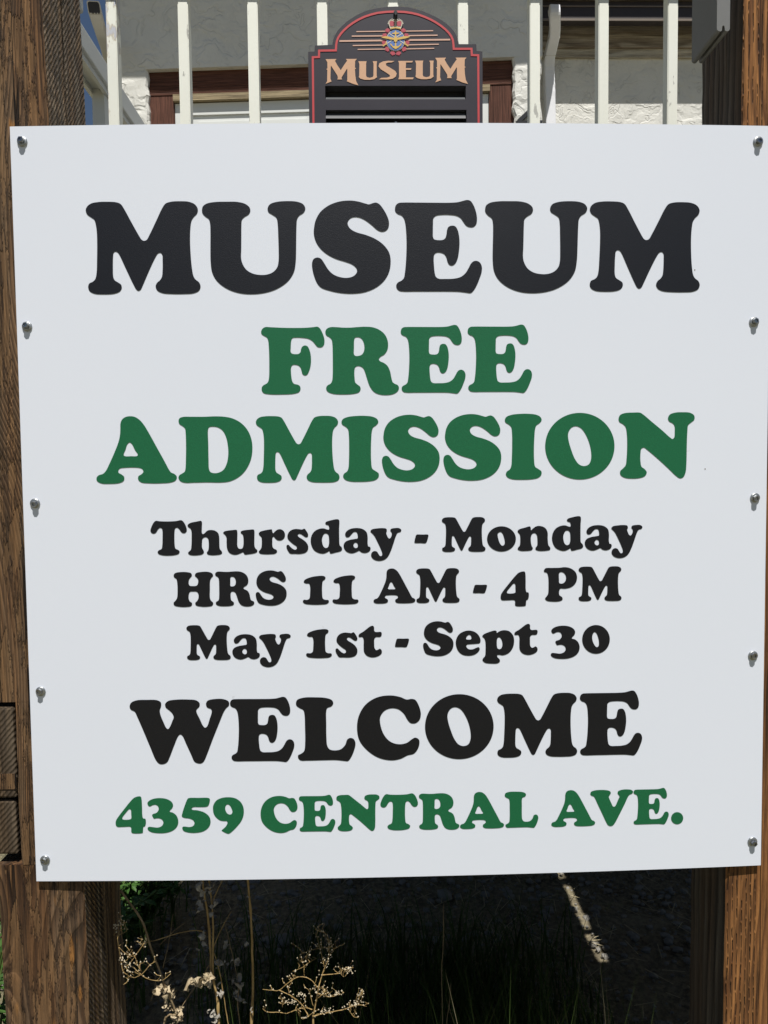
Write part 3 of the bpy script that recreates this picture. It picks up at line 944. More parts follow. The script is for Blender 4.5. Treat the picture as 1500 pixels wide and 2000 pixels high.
GL = {
 'M': ('C1', [[(66,155),(75,128),(105,104),(160,93),(225,91),(290,95),(322,108),(345,140),(400,240),(455,338),(475,368),(492,377),(512,370),(535,330),(585,225),(625,140),(650,105),(690,91),(760,87),(820,91),(865,110),(887,145),(880,178),(855,205),(840,232),(832,290),(830,370),(834,470),(843,570),(855,635),(870,660),(895,680),(907,710),(895,742),(855,761),(790,766),(700,766),(630,760),(592,742),(578,712),(588,685),(610,665),(624,640),(629,590),(629,520),(626,478),(613,465),(595,470),(575,500),(530,595),(485,700),(468,735),(453,743),(438,735),(415,695),(360,580),(310,475),(297,460),(282,456),(270,466),(266,500),(265,570),(268,640),(278,665),(300,680),(325,698),(330,722),(315,748),(275,764),(200,769),(130,764),(95,745),(84,717),(92,690),(120,675),(137,655),(146,610),(149,520),(150,400),(147,310),(138,250),(128,222),(105,205),(78,185)]]),
 'U': ('C3', [[(-9,130),(-2,105),(25,87),(80,78),(150,77),(220,79),(270,92),(298,115),(303,138),(292,160),(265,177),(248,195),(244,230),(242,300),(240,380),(238,440),(245,475),(268,515),(305,540),(350,551),(400,550),(440,535),(468,505),(478,465),(480,400),(479,300),(477,225),(470,185),(445,165),(420,148),(414,125),(428,98),(465,83),(535,77),(605,82),(642,98),(656,125),(645,152),(615,173),(602,195),(598,230),(595,300),(592,400),(588,470),(575,535),(535,595),(470,640),(400,665),(310,676),(220,668),(140,638),(80,590),(50,535),(41,470),(41,380),(43,290),(42,220),(35,190),(10,170),(-6,150)]]),
 'S': ('C2', [[(238,280),(250,225),(285,165),(345,118),(420,90),(500,82),(560,89),(610,103),(640,110),(665,102),(690,97),(715,108),(745,145),(775,200),(787,245),(780,285),(758,306),(730,310),(700,297),(660,262),(610,225),(570,207),(535,203),(505,212),(486,235),(486,262),(505,290),(545,313),(620,335),(690,365),(750,410),(788,465),(799,530),(787,605),(750,670),(690,720),(610,753),(520,764),(430,759),(350,742),(290,720),(262,690),(240,640),(226,585),(223,540),(235,510),(262,499),(288,508),(312,540),(340,585),(378,622),(430,643),(480,648),(525,636),(550,610),(550,582),(520,552),(470,532),(400,510),(340,480),(290,440),(252,385),(236,325)]]),
 'E': ('C2', [[(830,140),(838,115),(858,100),(890,97),(1000,97),(1120,98),(1230,98),(1290,94),(1330,84),(1358,78),(1382,84),(1402,110),(1422,160),(1431,215),(1425,255),(1405,275),(1380,277),(1355,268),(1335,245),(1312,212),(1280,194),(1230,187),(1170,187),(1130,194),(1112,212),(1109,250),(1108,310),(1109,350),(1118,366),(1150,372),(1180,370),(1198,358),(1207,330),(1211,300),(1222,275),(1245,266),(1270,270),(1288,295),(1300,345),(1303,400),(1298,460),(1288,510),(1270,545),(1248,558),(1228,552),(1215,530),(1207,500),(1192,476),(1165,464),(1135,464),(1119,476),(1114,510),(1116,560),(1122,615),(1130,640),(1150,654),(1200,656),(1260,654),(1310,642),(1345,615),(1370,575),(1388,542),(1408,526),(1430,524),(1452,536),(1466,565),(1465,605),(1450,650),(1430,700),(1405,742),(1385,759),(1350,756),(1300,750),(1220,748),(1100,748),(980,748),(890,748),(860,742),(842,722),(840,700),(852,682),(878,668),(895,650),(903,610),(910,540),(914,460),(915,390),(912,310),(905,245),(895,212),(878,192),(850,180),(833,162)]]),
 'F': ('C4', [[(100,145),(110,115),(140,95),(190,96),(300,101),(420,103),(540,101),(610,95),(650,91),(672,105),(700,155),(718,215),(716,260),(700,285),(675,293),(650,287),(630,265),(600,230),(560,208),(500,199),(440,197),(405,203),(394,230),(390,290),(389,335),(400,352),(435,359),(468,355),(485,338),(490,310),(503,285),(528,274),(553,283),(575,325),(587,390),(585,460),(570,520),(548,560),(525,566),(505,553),(495,520),(485,490),(465,470),(435,462),(408,465),(394,485),(392,530),(396,580),(405,625),(422,648),(455,656),(478,670),(485,700),(470,728),(420,745),(300,752),(180,750),(125,738),(107,712),(107,685),(122,664),(155,645),(170,625),(178,580),(180,480),(179,380),(175,280),(168,220),(155,195),(125,178),(105,162)]]),
 'R': ('C4', [[(727,145),(738,115),(775,96),(830,95),(900,100),(970,100),(1050,94),(1120,91),(1190,97),(1255,122),(1310,170),(1338,240),(1335,310),(1305,360),(1265,385),(1250,408),(1262,428),(1300,445),(1335,475),(1360,530),(1372,590),(1385,632),(1405,648),(1435,662),(1446,690),(1432,722),(1390,748),(1320,758),(1250,750),(1200,725),(1160,670),(1135,600),(1115,535),(1098,498),(1070,478),(1040,475),(1018,488),(1011,530),(1013,590),(1020,635),(1040,655),(1065,675),(1072,700),(1055,730),(1000,746),(900,752),(800,745),(748,722),(735,690),(748,665),(780,645),(793,620),(799,560),(800,450),(799,340),(796,260),(788,215),(765,192),(738,175)],
        [(1010,215),(1018,198),(1045,193),(1075,203),(1098,235),(1108,280),(1104,330),(1085,362),(1055,375),(1020,375),(1007,360),(1007,300)]]),
 'A': ('C6', [[(208,140),(220,110),(245,92),(280,86),(315,92),(350,115),(380,150),(425,225),(480,325),(530,415),(562,475),(578,497),(605,510),(621,530),(612,555),(580,570),(500,577),(420,577),(360,570),(338,550),(340,525),(360,512),(375,495),(370,475),(350,465),(300,461),(240,463),(205,468),(193,482),(195,500),(215,512),(235,530),(232,558),(200,575),(130,581),(65,577),(35,558),(34,535),(50,518),(80,508),(102,485),(125,440),(165,350),(195,270),(205,220),(207,180)],
        [(275,278),(292,290),(315,335),(335,365),(330,377),(285,379),(240,378),(231,368),(245,330),(258,292)]]),
 'D': ('C6', [[(633,120),(642,100),(668,91),(730,90),(820,90),(900,87),(970,90),(1030,103),(1090,135),(1140,190),(1168,260),(1174,330),(1162,405),(1125,480),(1075,530),(1010,562),(940,571),(850,570),(750,572),(680,573),(648,562),(633,540),(638,520),(660,505),(678,492),(684,470),(687,400),(688,300),(685,210),(680,175),(662,158),(640,143)],
        [(850,180),(858,166),(885,162),(920,167),(955,190),(980,235),(994,300),(997,370),(987,430),(965,475),(930,498),(895,503),(868,495),(857,475),(853,400),(851,290)]]),
 'I': ('C7', [[(701,128),(712,107),(750,91),(810,84),(870,83),(930,90),(962,107),(971,130),(955,152),(933,168),(924,195),(919,260),(917,340),(919,420),(927,470),(950,487),(973,505),(973,530),(950,552),(900,563),(830,566),(765,563),(728,550),(713,528),(720,507),(742,490),(752,465),(756,400),(757,300),(755,225),(748,180),(730,162),(707,147)]]),
 'O': ('C8', [ell(812, 226, 188, 180.5), [(748,165),(755,140),(772,122),(795,118),(820,130),(845,165),(865,215),(874,265),(872,300),(860,325),(835,334),(808,325),(785,295),(765,245),(752,200)]]),
 'N': ('C8', [[(1022,78),(1030,58),(1055,47),(1100,44),(1140,45),(1160,58),(1200,92),(1260,142),(1300,178),(1315,187),(1324,178),(1327,150),(1325,115),(1315,102),(1297,92),(1290,75),(1300,55),(1330,44),(1370,42),(1410,45),(1432,60),(1433,82),(1415,98),(1400,112),(1395,150),(1392,230),(1390,320),(1385,370),(1372,395),(1355,400),(1335,388),(1290,345),(1230,290),(1180,248),(1160,234),(1146,240),(1141,265),(1141,310),(1147,338),(1163,350),(1175,368),(1165,388),(1140,398),(1100,402),(1055,397),(1033,382),(1031,362),(1045,348),(1060,330),(1066,290),(1069,220),(1067,160),(1060,122),(1045,106),(1027,95)]]),
 'T': ('T1', [[(70,185),(78,150),(100,105),(122,86),(160,90),(240,92),(320,88),(370,80),(392,95),(415,135),(425,180),(412,202),(390,207),(370,195),(348,165),(330,153),(312,160),(306,185),(304,250),(307,320),(315,357),(340,370),(355,385),(345,408),(300,422),(245,426),(190,423),(150,410),(140,390),(152,374),(178,360),(186,320),(188,250),(187,185),(180,160),(162,155),(145,168),(125,200),(105,211),(82,205)]]),
 'h': ('T1', [[(432,132),(440,118),(470,103),(520,93),(562,86),(572,95),(572,150),(573,205),(582,215),(597,208),(625,182),(660,175),(700,182),(730,205),(741,240),(743,300),(748,360),(765,382),(770,400),(755,413),(715,420),(660,421),(628,412),(620,395),(632,378),(638,355),(638,290),(632,260),(615,246),(595,248),(578,262),(574,290),(575,350),(588,375),(592,395),(575,413),(540,421),(490,424),(450,416),(437,400),(447,385),(463,370),(470,330),(472,250),(470,190),(460,162),(440,148)]]),
 'u': ('T1', [[(780,205),(790,190),(820,182),(870,176),(912,175),(918,190),(918,270),(919,330),(930,354),(948,360),(968,352),(977,325),(977,250),(970,220),(952,205),(953,190),(975,180),(1030,173),(1080,172),(1085,185),(1085,260),(1087,335),(1098,358),(1113,372),(1110,390),(1085,403),(1030,412),(990,415),(982,402),(972,393),(945,405),(905,417),(865,412),(835,392),(818,355),(813,300),(812,250),(800,225)]]),
 'r': ('T1', [[(1127,210),(1140,193),(1180,180),(1230,171),(1255,170),(1260,190),(1268,207),(1285,190),(1310,172),(1340,168),(1370,185),(1384,220),(1375,255),(1345,277),(1310,275),(1288,258),(1272,240),(1262,250),(1260,290),(1263,340),(1275,357),(1298,368),(1307,385),(1290,405),(1240,412),(1180,412),(1140,405),(1127,388),(1140,370),(1152,350),(1157,290),(1152,245),(1135,228)]]),
 's': ('T2', [[(100,218),(110,190),(135,166),(175,155),(215,158),(235,160),(255,152),(275,175),(290,205),(287,225),(270,231),(250,220),(225,203),(205,200),(195,210),(203,227),(235,247),(270,275),(290,310),(288,345),(268,370),(225,383),(170,383),(125,380),(108,360),(92,325),(95,303),(110,300),(125,315),(150,337),(172,345),(186,335),(183,315),(155,295),(120,265),(103,242)]]),
 'd': ('T2', [[(447,103),(455,90),(500,75),(560,66),(574,75),(574,150),(575,240),(580,305),(595,320),(601,342),(588,358),(545,370),(495,380),(488,370),(483,358),(465,368),(430,381),(385,374),(345,350),(320,305),(313,260),(322,215),(350,175),(395,153),(435,150),(465,160),(480,160),(482,140),(475,122),(455,115)],
        [(437,200),(458,197),(475,210),(481,250),(480,295),(470,322),(452,329),(433,318),(420,285),(418,240)]]),
 'a': ('T2', [[(628,205),(640,178),(675,155),(735,146),(790,156),(825,185),(835,230),(835,290),(842,315),(855,318),(862,335),(850,360),(815,375),(780,370),(757,355),(735,365),(690,378),(645,365),(620,335),(615,300),(632,272),(670,255),(720,246),(742,240),(742,205),(733,185),(710,183),(690,200),(665,228),(640,230)],
        [(720,280),(738,285),(745,305),(740,325),(725,330),(708,318),(705,298)]]),
 'y': ('T2', [[(860,178),(872,160),(920,150),(970,147),(1005,153),(1011,172),(1005,190),(1012,215),(1025,238),(1037,242),(1050,225),(1056,200),(1052,185),(1042,172),(1048,155),(1080,147),(1125,148),(1143,165),(1135,182),(1110,190),(1095,215),(1070,290),(1045,360),(1015,415),(980,440),(930,447),(885,430),(866,400),(872,372),(895,357),(920,363),(935,385),(948,402),(963,400),(968,380),(955,340),(925,275),(895,218),(880,200)]]),
 '-': ('T2', [[(1278,212),(1286,206),(1300,205),(1340,206),(1384,206),(1391,212),(1388,232),(1380,260),(1370,281),(1358,286),(1320,284),(1275,284),(1263,280),(1264,262),(1270,236)]]),
 'o': ('T3', [ell(475, 213, 96, 84), [(450,180),(458,170),(470,167),(482,178),(492,205),(497,235),(492,253),(480,258),(468,248),(456,220)]]),
 'n': ('T3', [[(582,162),(592,150),(630,138),(665,130),(670,140),(672,155),(685,143),(710,128),(740,128),(768,142),(782,170),(783,215),(788,255),(800,272),(798,285),(770,292),(720,292),(702,283),(702,272),(712,258),(714,220),(710,188),(698,175),(682,178),(672,195),(671,235),(677,262),(684,275),(675,288),(640,293),(600,292),(583,282),(586,270),(596,258),(600,220),(597,185),(587,172)]]),
 'H': ('T4', [[(72,90),(82,73),(115,65),(170,65),(200,73),(206,90),(193,108),(185,120),(183,150),(190,164),(215,167),(240,164),(250,150),(251,120),(243,107),(228,92),(235,73),(270,64),(325,63),(355,75),(361,92),(348,108),(340,125),(338,190),(338,250),(345,272),(362,290),(355,310),(320,318),(270,317),(235,307),(231,290),(245,275),(254,255),(253,225),(243,210),(218,207),(192,210),(184,225),(183,260),(190,278),(207,292),(202,312),(165,320),(110,318),(77,308),(72,290),(85,275),(97,255),(101,200),(98,140),(92,115),(78,105)]]),
 '1': ('T4', [[(1025,138),(1032,122),(1070,104),(1120,94),(1170,93),(1184,103),(1180,118),(1165,130),(1160,160),(1160,220),(1165,258),(1180,267),(1205,270),(1209,283),(1195,297),(1150,303),(1080,303),(1030,295),(1018,280),(1025,268),(1050,268),(1066,258),(1071,220),(1071,170),(1064,150),(1040,148)]]),
 '4': ('N1', [[(80,385),(85,360),(110,320),(160,255),(220,180),(260,140),(300,126),(325,128),(333,150),(338,230),(341,310),(350,340),(368,344),(375,360),(374,395),(365,418),(352,424),(348,450),(345,480),(335,485),(245,485),(234,475),(232,435),(225,424),(150,424),(95,422),(82,405)],
        [(215,250),(228,258),(232,300),(232,342),(220,350),(150,350),(145,335),(175,292)]]),
 '3': ('N1', [[(390,195),(400,175),(440,152),(510,142),(580,152),(625,178),(641,210),(632,240),(612,262),(608,275),(640,285),(675,315),(692,365),(682,415),(645,455),(580,480),(500,485),(430,475),(398,455),(392,435),(405,423),(440,425),(490,430),(530,415),(546,385),(535,355),(505,340),(475,340),(455,343),(442,325),(436,308),(445,298),(480,285),(500,255),(495,225),(475,209),(445,210),(420,222),(405,222)]]),
 '5': ('N1', [[(783,150),(795,142),(890,140),(985,141),(999,150),(998,180),(985,215),(970,226),(900,230),(840,231),(822,243),(830,256),(880,262),(950,285),(995,325),(1007,375),(990,425),(940,465),(860,482),(790,478),(745,463),(731,440),(735,424),(755,420),(800,425),(835,415),(850,390),(838,360),(800,342),(750,335),(727,322),(730,295),(755,215)]]),
 '9': ('N1', [[(1030,250),(1035,210),(1065,165),(1120,140),(1190,134),(1250,145),(1300,180),(1328,235),(1330,300),(1310,360),(1265,420),(1215,470),(1185,490),(1165,487),(1130,470),(1115,458),(1125,448),(1155,420),(1172,385),(1165,368),(1140,367),(1100,360),(1060,330),(1038,295)],
        [(1150,235),(1158,212),(1175,204),(1195,215),(1212,245),(1220,275),(1212,297),(1192,303),(1168,290),(1153,262)]]),
 'P': ('T5', [[(1006,67),(1015,55),(1050,53),(1090,52),(1120,49),(1150,55),(1177,75),(1186,105),(1178,135),(1155,157),(1120,166),(1095,166),(1089,180),(1090,200),(1105,212),(1107,225),(1090,234),(1055,236),(1022,231),(1012,220),(1020,208),(1028,195),(1031,150),(1029,100),(1022,80),(1008,75)],
        [(1088,85),(1093,77),(1108,77),(1122,90),(1126,108),(1120,128),(1105,138),(1090,135),(1088,115)]]),
 'e': ('T7', [[(424,185),(430,150),(450,122),(485,105),(520,103),(555,117),(577,145),(582,172),(575,183),(550,187),(510,190),(495,193),(492,205),(505,220),(530,222),(555,212),(570,208),(577,218),(570,235),(545,255),(505,263),(465,255),(438,230)],
        [(490,155),(495,140),(507,130),(518,133),(524,148),(520,158),(495,159)]]),
 'p': ('T7', [[(593,140),(600,128),(635,112),(675,102),(684,107),(686,117),(700,108),(730,100),(765,107),(790,135),(796,170),(788,210),(762,245),(725,260),(700,257),(688,260),(690,272),(703,285),(705,300),(690,311),(655,313),(610,307),(594,290),(600,277),(610,265),(614,220),(612,170),(605,152)],
        [(687,160),(692,148),(703,146),(715,160),(721,185),(717,210),(705,221),(692,217),(687,205)]]),
 't': ('T7', [[(798,128),(800,115),(830,95),(875,62),(890,60),(897,68),(898,90),(905,98),(940,98),(945,105),(943,122),(935,129),(908,131),(899,140),(897,175),(899,200),(910,212),(922,208),(932,203),(943,212),(944,230),(925,248),(885,258),(850,248),(832,225),(829,185),(829,145),(822,131),(805,131)]]),
 '0': ('T7', [ell(1317, 158.5, 88, 91.5), [(1293,150),(1297,125),(1307,112),(1318,118),(1330,145),(1336,180),(1332,202),(1322,208),(1310,198),(1298,175)]]),
 'W': ('W1', [[(40,122),(48,98),(80,83),(140,80),(200,82),(223,95),(224,118),(217,140),(220,165),(240,215),(255,245),(265,251),(275,240),(290,205),(298,182),(290,160),(272,142),(252,125),(248,105),(265,87),(310,79),(380,78),(430,83),(450,100),(448,120),(432,138),(433,155),(450,190),(470,232),(482,243),(494,235),(508,195),(521,150),(517,135),(495,125),(487,105),(497,85),(540,75),(590,76),(620,90),(622,112),(605,130),(592,150),(565,215),(525,315),(495,395),(475,440),(460,452),(440,452),(420,442),(400,400),(370,335),(350,292),(337,283),(325,292),(300,350),(275,415),(260,445),(240,456),(215,455),(195,435),(160,355),(120,260),(85,180),(70,150),(48,138)]]),
 'L': ('W1', [[(1014,100),(1022,80),(1060,67),(1125,65),(1190,69),(1225,82),(1233,100),(1222,118),(1198,128),(1192,145),(1192,220),(1193,300),(1198,350),(1212,370),(1240,376),(1275,370),(1302,345),(1315,312),(1333,303),(1353,310),(1363,335),(1355,375),(1338,415),(1320,438),(1300,438),(1250,433),(1170,434),(1080,436),(1042,435),(1028,422),(1027,405),(1045,395),(1062,380),(1068,330),(1067,240),(1064,165),(1057,140),(1035,128),(1018,115)]]),
 'C': ('W2', [[(43,230),(52,170),(85,115),(140,80),(205,70),(255,78),(285,90),(310,87),(328,92),(345,120),(355,160),(348,190),(328,206),(305,205),(290,190),(272,160),(245,138),(210,133),(178,145),(157,175),(158,215),(175,262),(205,295),(245,308),(285,302),(312,283),(328,276),(345,285),(348,305),(338,335),(320,355),(290,363),(255,380),(210,387),(150,375),(95,340),(55,290)]]),
 'V': ('N4', [[(480,108),(487,85),(525,70),(580,65),(640,67),(678,78),(687,98),(675,118),(667,135),(675,160),(695,205),(708,230),(722,234),(735,222),(760,165),(775,130),(765,115),(755,98),(762,78),(800,63),(850,59),(895,65),(911,80),(905,100),(875,115),(860,135),(830,200),(770,320),(730,395),(705,425),(680,430),(658,420),(640,390),(600,305),(555,210),(530,155),(515,132),(490,122)]]),
 '.': ('N4', [ell(1357, 350, 61, 61, 20)]),
}

# every letter on the board: glyph, and for repeats the crop and its extent there (left, right, top, bottom)
LINES = [
 ('black', [('M',), ('U', 'C1', 917, 1674, 86, 768), ('S',), ('E',), ('U',), ('M', 'C3', 672, 1388, 78, 670)]),
 ('green', [('F',), ('R',), ('E', 'C5', 113, 746, 73, 744), ('E', 'C5', 766, 1395, 70, 737)]),
 ('green', [('A',), ('D',), ('M', 'C7', 74, 687, 83, 573), ('I',), ('S', 'C7', 997, 1420, 75, 566), ('S', 'C8', 72, 386, 52, 413), ('I', 'C8', 405, 605, 50, 408), ('O',), ('N',)]),
 ('black', [('T',), ('h',), ('u',), ('r',), ('s',), ('d',), ('a',), ('y',), ('-',), ('M', 'T3', 78, 369, 67, 300), ('o',), ('n',), ('d', 'T3', 811, 1019, 61, 293), ('a', 'T3', 1029, 1209, 121, 291), ('y', 'T3', 1206, 1413, 119, 341)]),
 ('black', [('H',), ('R', 'T4', 376, 663, 59, 317), ('S', 'T4', 673, 900, 52, 311), ('1',), ('1', 'T4', 1235, 1426, 88, 301), ('A', 'T5', 82, 309, 56, 247), ('M', 'T5', 313, 549, 54, 244), ('-', 'T5', 621, 698, 144, 191), ('4', 'T5', 771, 925, 72, 262), ('P',), ('M', 'T5', 1194, 1427, 44, 234)]),
 ('black', [('M', 'T6', 82, 378, 70, 304), ('a', 'T6', 388, 572, 131, 300), ('y', 'T6', 566, 777, 128, 351), ('1', 'T6', 879, 1051, 97, 291), ('s', 'T6', 1075, 1221, 118, 287), ('t', 'T6', 1228, 1384, 75, 286), ('-', 'T7', 37, 127, 153, 209), ('S', 'T7', 216, 410, 43, 266), ('e',), ('p',), ('t',), ('3', 'T7', 1029, 1213, 71, 283), ('0',)]),
 ('black', [('W',), ('E', 'W1', 628, 1005, 62, 444), ('L',), ('C',), ('O', 'W2', 375, 710, 64, 381), ('M', 'W2', 727, 1118, 57, 374), ('E', 'W2', 1131, 1435, 46, 363)]),
 ('green', [('4',), ('3',), ('5',), ('9',), ('C', 'N2', 95, 456, 121, 483), ('E', 'N2', 469, 825, 110, 472), ('N', 'N2', 834, 1256, 106, 466), ('T', 'N3', 13, 347, 87, 415), ('R', 'N3', 355, 714, 86, 410), ('A', 'N3', 720, 1111, 75, 404), ('L', 'N3', 1117, 1415, 72, 393), ('A', 'N4', 86, 529, 67, 439), ('V',), ('E', 'N4', 917, 1272, 44, 414), ('.',)]),
]


def closed_spline(P, sub=5):
    """centripetal Catmull-Rom through the points"""
    P = np.array(P, float)
    n = len(P)
    out = []
    for i in range(n):
        p0, p1, p2, p3 = P[i - 1], P[i], P[(i + 1) % n], P[(i + 2) % n]
        t0 = 0.0
        t1 = t0 + max(np.linalg.norm(p1 - p0), 1e-9) ** 0.5
        t2 = t1 + max(np.linalg.norm(p2 - p1), 1e-9) ** 0.5
        t3 = t2 + max(np.linalg.norm(p3 - p2), 1e-9) ** 0.5
        for k in range(sub):
            tt = t1 + (t2 - t1) * k / sub
            a1 = (t1 - tt) / (t1 - t0) * p0 + (tt - t0) / (t1 - t0) * p1
            a2 = (t2 - tt) / (t2 - t1) * p1 + (tt - t1) / (t2 - t1) * p2
            a3 = (t3 - tt) / (t3 - t2) * p2 + (tt - t2) / (t3 - t2) * p3
            b1 = (t2 - tt) / (t2 - t0) * a1 + (tt - t0) / (t2 - t0) * a2
            b2 = (t3 - tt) / (t3 - t1) * a2 + (tt - t1) / (t3 - t1) * a3
            out.append((t2 - tt) / (t2 - t1) * b1 + (tt - t1) / (t2 - t1) * b2)
    return np.array(out)


def panel_xz(px, py):
    p = on_panel(px, py)
    return p.x, p.z


glyph = {}
for g, (crop, loops) in GL.items():
    ox, oy, s = CR[crop]
    glyph[g] = [np.array([panel_xz(ox + x / s, oy + y / s) for x, y in closed_spline(lp_)]) for lp_ in loops]


def fill(loops, sheet_y, cuts=()):
    """triangulated sheet of closed loops in the x-z plane (holes allowed)"""
    cu = bpy.data.curves.new('outline', 'CURVE')
    cu.dimensions = '2D'
    cu.fill_mode = 'BOTH'
    for lp_ in loops:
        sp_ = cu.splines.new('POLY')
        sp_.points.add(len(lp_) - 1)
        for q, (x, z) in zip(sp_.points, lp_):
            q.co = (x, z, 0, 1)
        sp_.use_cyclic_u = True
    tmp = bpy.data.objects.new('outline', cu)
    COL.objects.link(tmp)
    dg = bpy.context.evaluated_depsgraph_get()
    dg.update()
    me = bpy.data.meshes.new_from_object(tmp.evaluated_get(dg))
    bpy.data.objects.remove(tmp)
    bpy.data.curves.remove(cu)
    bm = bmesh.new()
    bm.from_mesh(me)
    bpy.data.meshes.remove(me)
    if cuts:
        xa, xb = min(v_.co.x for v_ in bm.verts), max(v_.co.x for v_ in bm.verts)
        for cx_ in cuts:
            if xa + 1e-4 < cx_ < xb - 1e-4:
                bmesh.ops.bisect_plane(bm, geom=bm.verts[:] + bm.edges[:] + bm.faces[:], dist=1e-6, plane_co=(cx_, 0, 0), plane_no=(1, 0, 0))
    for v_ in bm.verts:
        x, z = v_.co.x, v_.co.y
        v_.co = (x, sheet_y(x), z)
    return bm


def place(loops, bbox):
    """scale and shift a glyph on the panel until its extent in the photograph is bbox"""
    L = [l.copy() for l in loops]
    for _ in range(8):
        pts = np.concatenate(L)
        pr_ = project([(x, bowy(x), z) for x, z in pts])
        l, r, t_, b = pr_[:, 0].min(), pr_[:, 0].max(), pr_[:, 1].min(), pr_[:, 1].max()
        sx, sz = (bbox[1] - bbox[0]) / (r - l), (bbox[3] - bbox[2]) / (b - t_)
        c0 = np.array(panel_xz((l + r) / 2, (t_ + b) / 2))
        c1 = np.array(panel_xz((bbox[0] + bbox[1]) / 2, (bbox[2] + bbox[3]) / 2))
        L = [(q - c0) * np.array([sx, sz]) + c1 for q in L]
    return L


for colr, line in LINES:
    for item in line:
        loops = glyph[item[0]]
        if len(item) > 1:
            ox, oy, s = CR[item[1]]
            loops = place(loops, (ox + item[2] / s, ox + item[3] / s, oy + item[4] / s, oy + item[5] / s))
        bm = fill(loops, lambda x: bowy(x) - 0.0006, [-PW / 2 + PW * i / NX for i in range(1, NX)])
        nm = {'-': 'hyphen', '.': 'full_stop'}.get(item[0], 'digit' if item[0].isdigit() else 'letter')
        bmesh.ops.translate(bm, verts=bm.verts[:], vec=(0, 0, -PZ))
        obj(nm, bm, M[colr], sign, recalc=False)

bm = bmesh.new()
for px, py, r_ in ((1357, 527, 1.4), (1377, 916, 1.2)):
    p = on_panel(px, py)
    rr = r_ * 0.00085
    vs_ = [bm.verts.new((p.x + rr * RNG.uniform(.6, 1.1) * math.cos(k), p.y - 0.0004, p.z + rr * 1.3 * RNG.uniform(.6, 1.1) * math.sin(k) - PZ)) for k in (0, 1.05, 2.1, 3.15, 4.2, 5.2)]
    bm.faces.new(vs_)
o = obj('dirt_specks', bm, M['speck'], sign, recalc=False)
o['kind'] = 'stuff'
# --- hex washer-head screws along both edges
for px, py in ((44, 277), (53.5, 638), (69, 983), (80, 1350), (88.5, 1679), (1480, 277), (1472, 629), (1474, 972), (1470, 1280), (1469, 1643)):
    p = on_panel(px, py)
    bm = bmesh.new()
    y = p.y
    prof = [(0.0, 0.0075), (-0.0012, 0.0082), (-0.0024, 0.0078), (-0.0030, 0.0062), (-0.0032, 0.0040)]
    rings = [[bm.verts.new((p.x + r * math.cos(k * math.pi / 8), y + d, p.z + r * math.sin(k * math.pi / 8))) for k in range(16)] for d, r in prof]
    for a, b in zip(rings, rings[1:]):
        for k in range(16):
            bm.faces.new((a[k], a[(k + 1) % 16], b[(k + 1) % 16], b[k]))
    bm.faces.new(rings[-1])
    bmesh.ops.translate(bm, verts=bm.verts[:], vec=(0, 0, -PZ))
    wsh = obj('screw', bm, M['washer'], sign, True)
    bm = bmesh.new()
    prof = [(-0.0030, 0.0050), (-0.0075, 0.0050), (-0.0084, 0.0042), (-0.0084, 0.0026), (-0.0066, 0.0022)]
    tx, tz = RNG.uniform(-.16, .16), RNG.uniform(-.16, .16)
    rings = [[bm.verts.new((p.x + tx * -d + r * math.cos(k * math.pi / 3 + px), y + d, p.z + tz * -d + r * math.sin(k * math.pi / 3 + px))) for k in range(6)] for d, r in prof]
    for a, b in zip(rings, rings[1:]):
        for k in range(6):
            bm.faces.new((a[k], a[(k + 1) % 6], b[(k + 1) % 6], b[k]))
    bm.faces.new(rings[-1])
    bmesh.ops.translate(bm, verts=bm.verts[:], vec=(0, 0, -PZ))
    obj('screw_head', bm, M['steel'], wsh)

# ------------------------------------------------------------------ the small dark sign hung on the railing
YS = YF - 0.0125 - 0.026
small = thing('hanging_sign', 'small dark arched museum sign with crest and louvre slots, hung on the railing', 'sign', (0.017, YS, 2.0))
so = (0.017, YS, 2.0)


def s2(px, py, y=None):
    q = at(px, py, YS if y is None else y)
    return q.x, q.z


def s_crop(pts, y=None):
    return [s2(580 + x / 3.9474, y_ / 3.9474, y) for x, y_ in pts]


def sheet(name, loops, off, mat, par):
    bm = fill(loops, lambda x: YS - off)
    bmesh.ops.translate(bm, verts=bm.verts[:], vec=(-so[0], -so[1], -so[2]))
    return obj(name, bm, mat, par, recalc=False)


zbot = 1.93
arc_o = [(272,345),(278,315),(285,290),(298,262),(315,235),(345,202),(380,170),(425,138),(470,112),(515,90),(560,75),(610,64),(660,57),(710,52),(760,50),(810,52),(860,57),(915,69),(970,85),(1020,106),(1070,130),(1112,153),(1150,180),(1183,210),(1210,240),(1225,265),(1235,290),(1243,315),(1247,340)]
outl = [(86,400),(135,397),(138,351)] + arc_o + [(1382,340),(1386,392),(1430,396)]
outer = s_crop(outl)
outer = [(outer[0][0], zbot)] + outer + [(outer[-1][0], zbot)]
slots = [[(217,661),(1302,661),(1302,765),(217,765)], [(222,848),(1307,846),(1307,1000),(222,1000)], [(222,1080),(1307,1080),(1307,1240),(222,1240)]]
holes = [s_crop(h) for h in slots]
bm = fill([np.array(outer)] + [np.array(h) for h in holes], lambda x: YS)
top = bm.faces[:]
ext = bmesh.ops.extrude_face_region(bm, geom=top)
vv = [g_ for g_ in ext['geom'] if isinstance(g_, bmesh.types.BMVert)]
for v_ in vv:
    v_.co.y += 0.024
bmesh.ops.recalc_face_normals(bm, faces=bm.faces[:])
for f in bm.faces:
    f.material_index = 1 if abs(f.normal.y) < 0.5 else 0
bmesh.ops.translate(bm, verts=bm.verts[:], vec=(-so[0], -so[1], -so[2]))
obj('board', bm, [M['signboard'], M['signedge']], small)
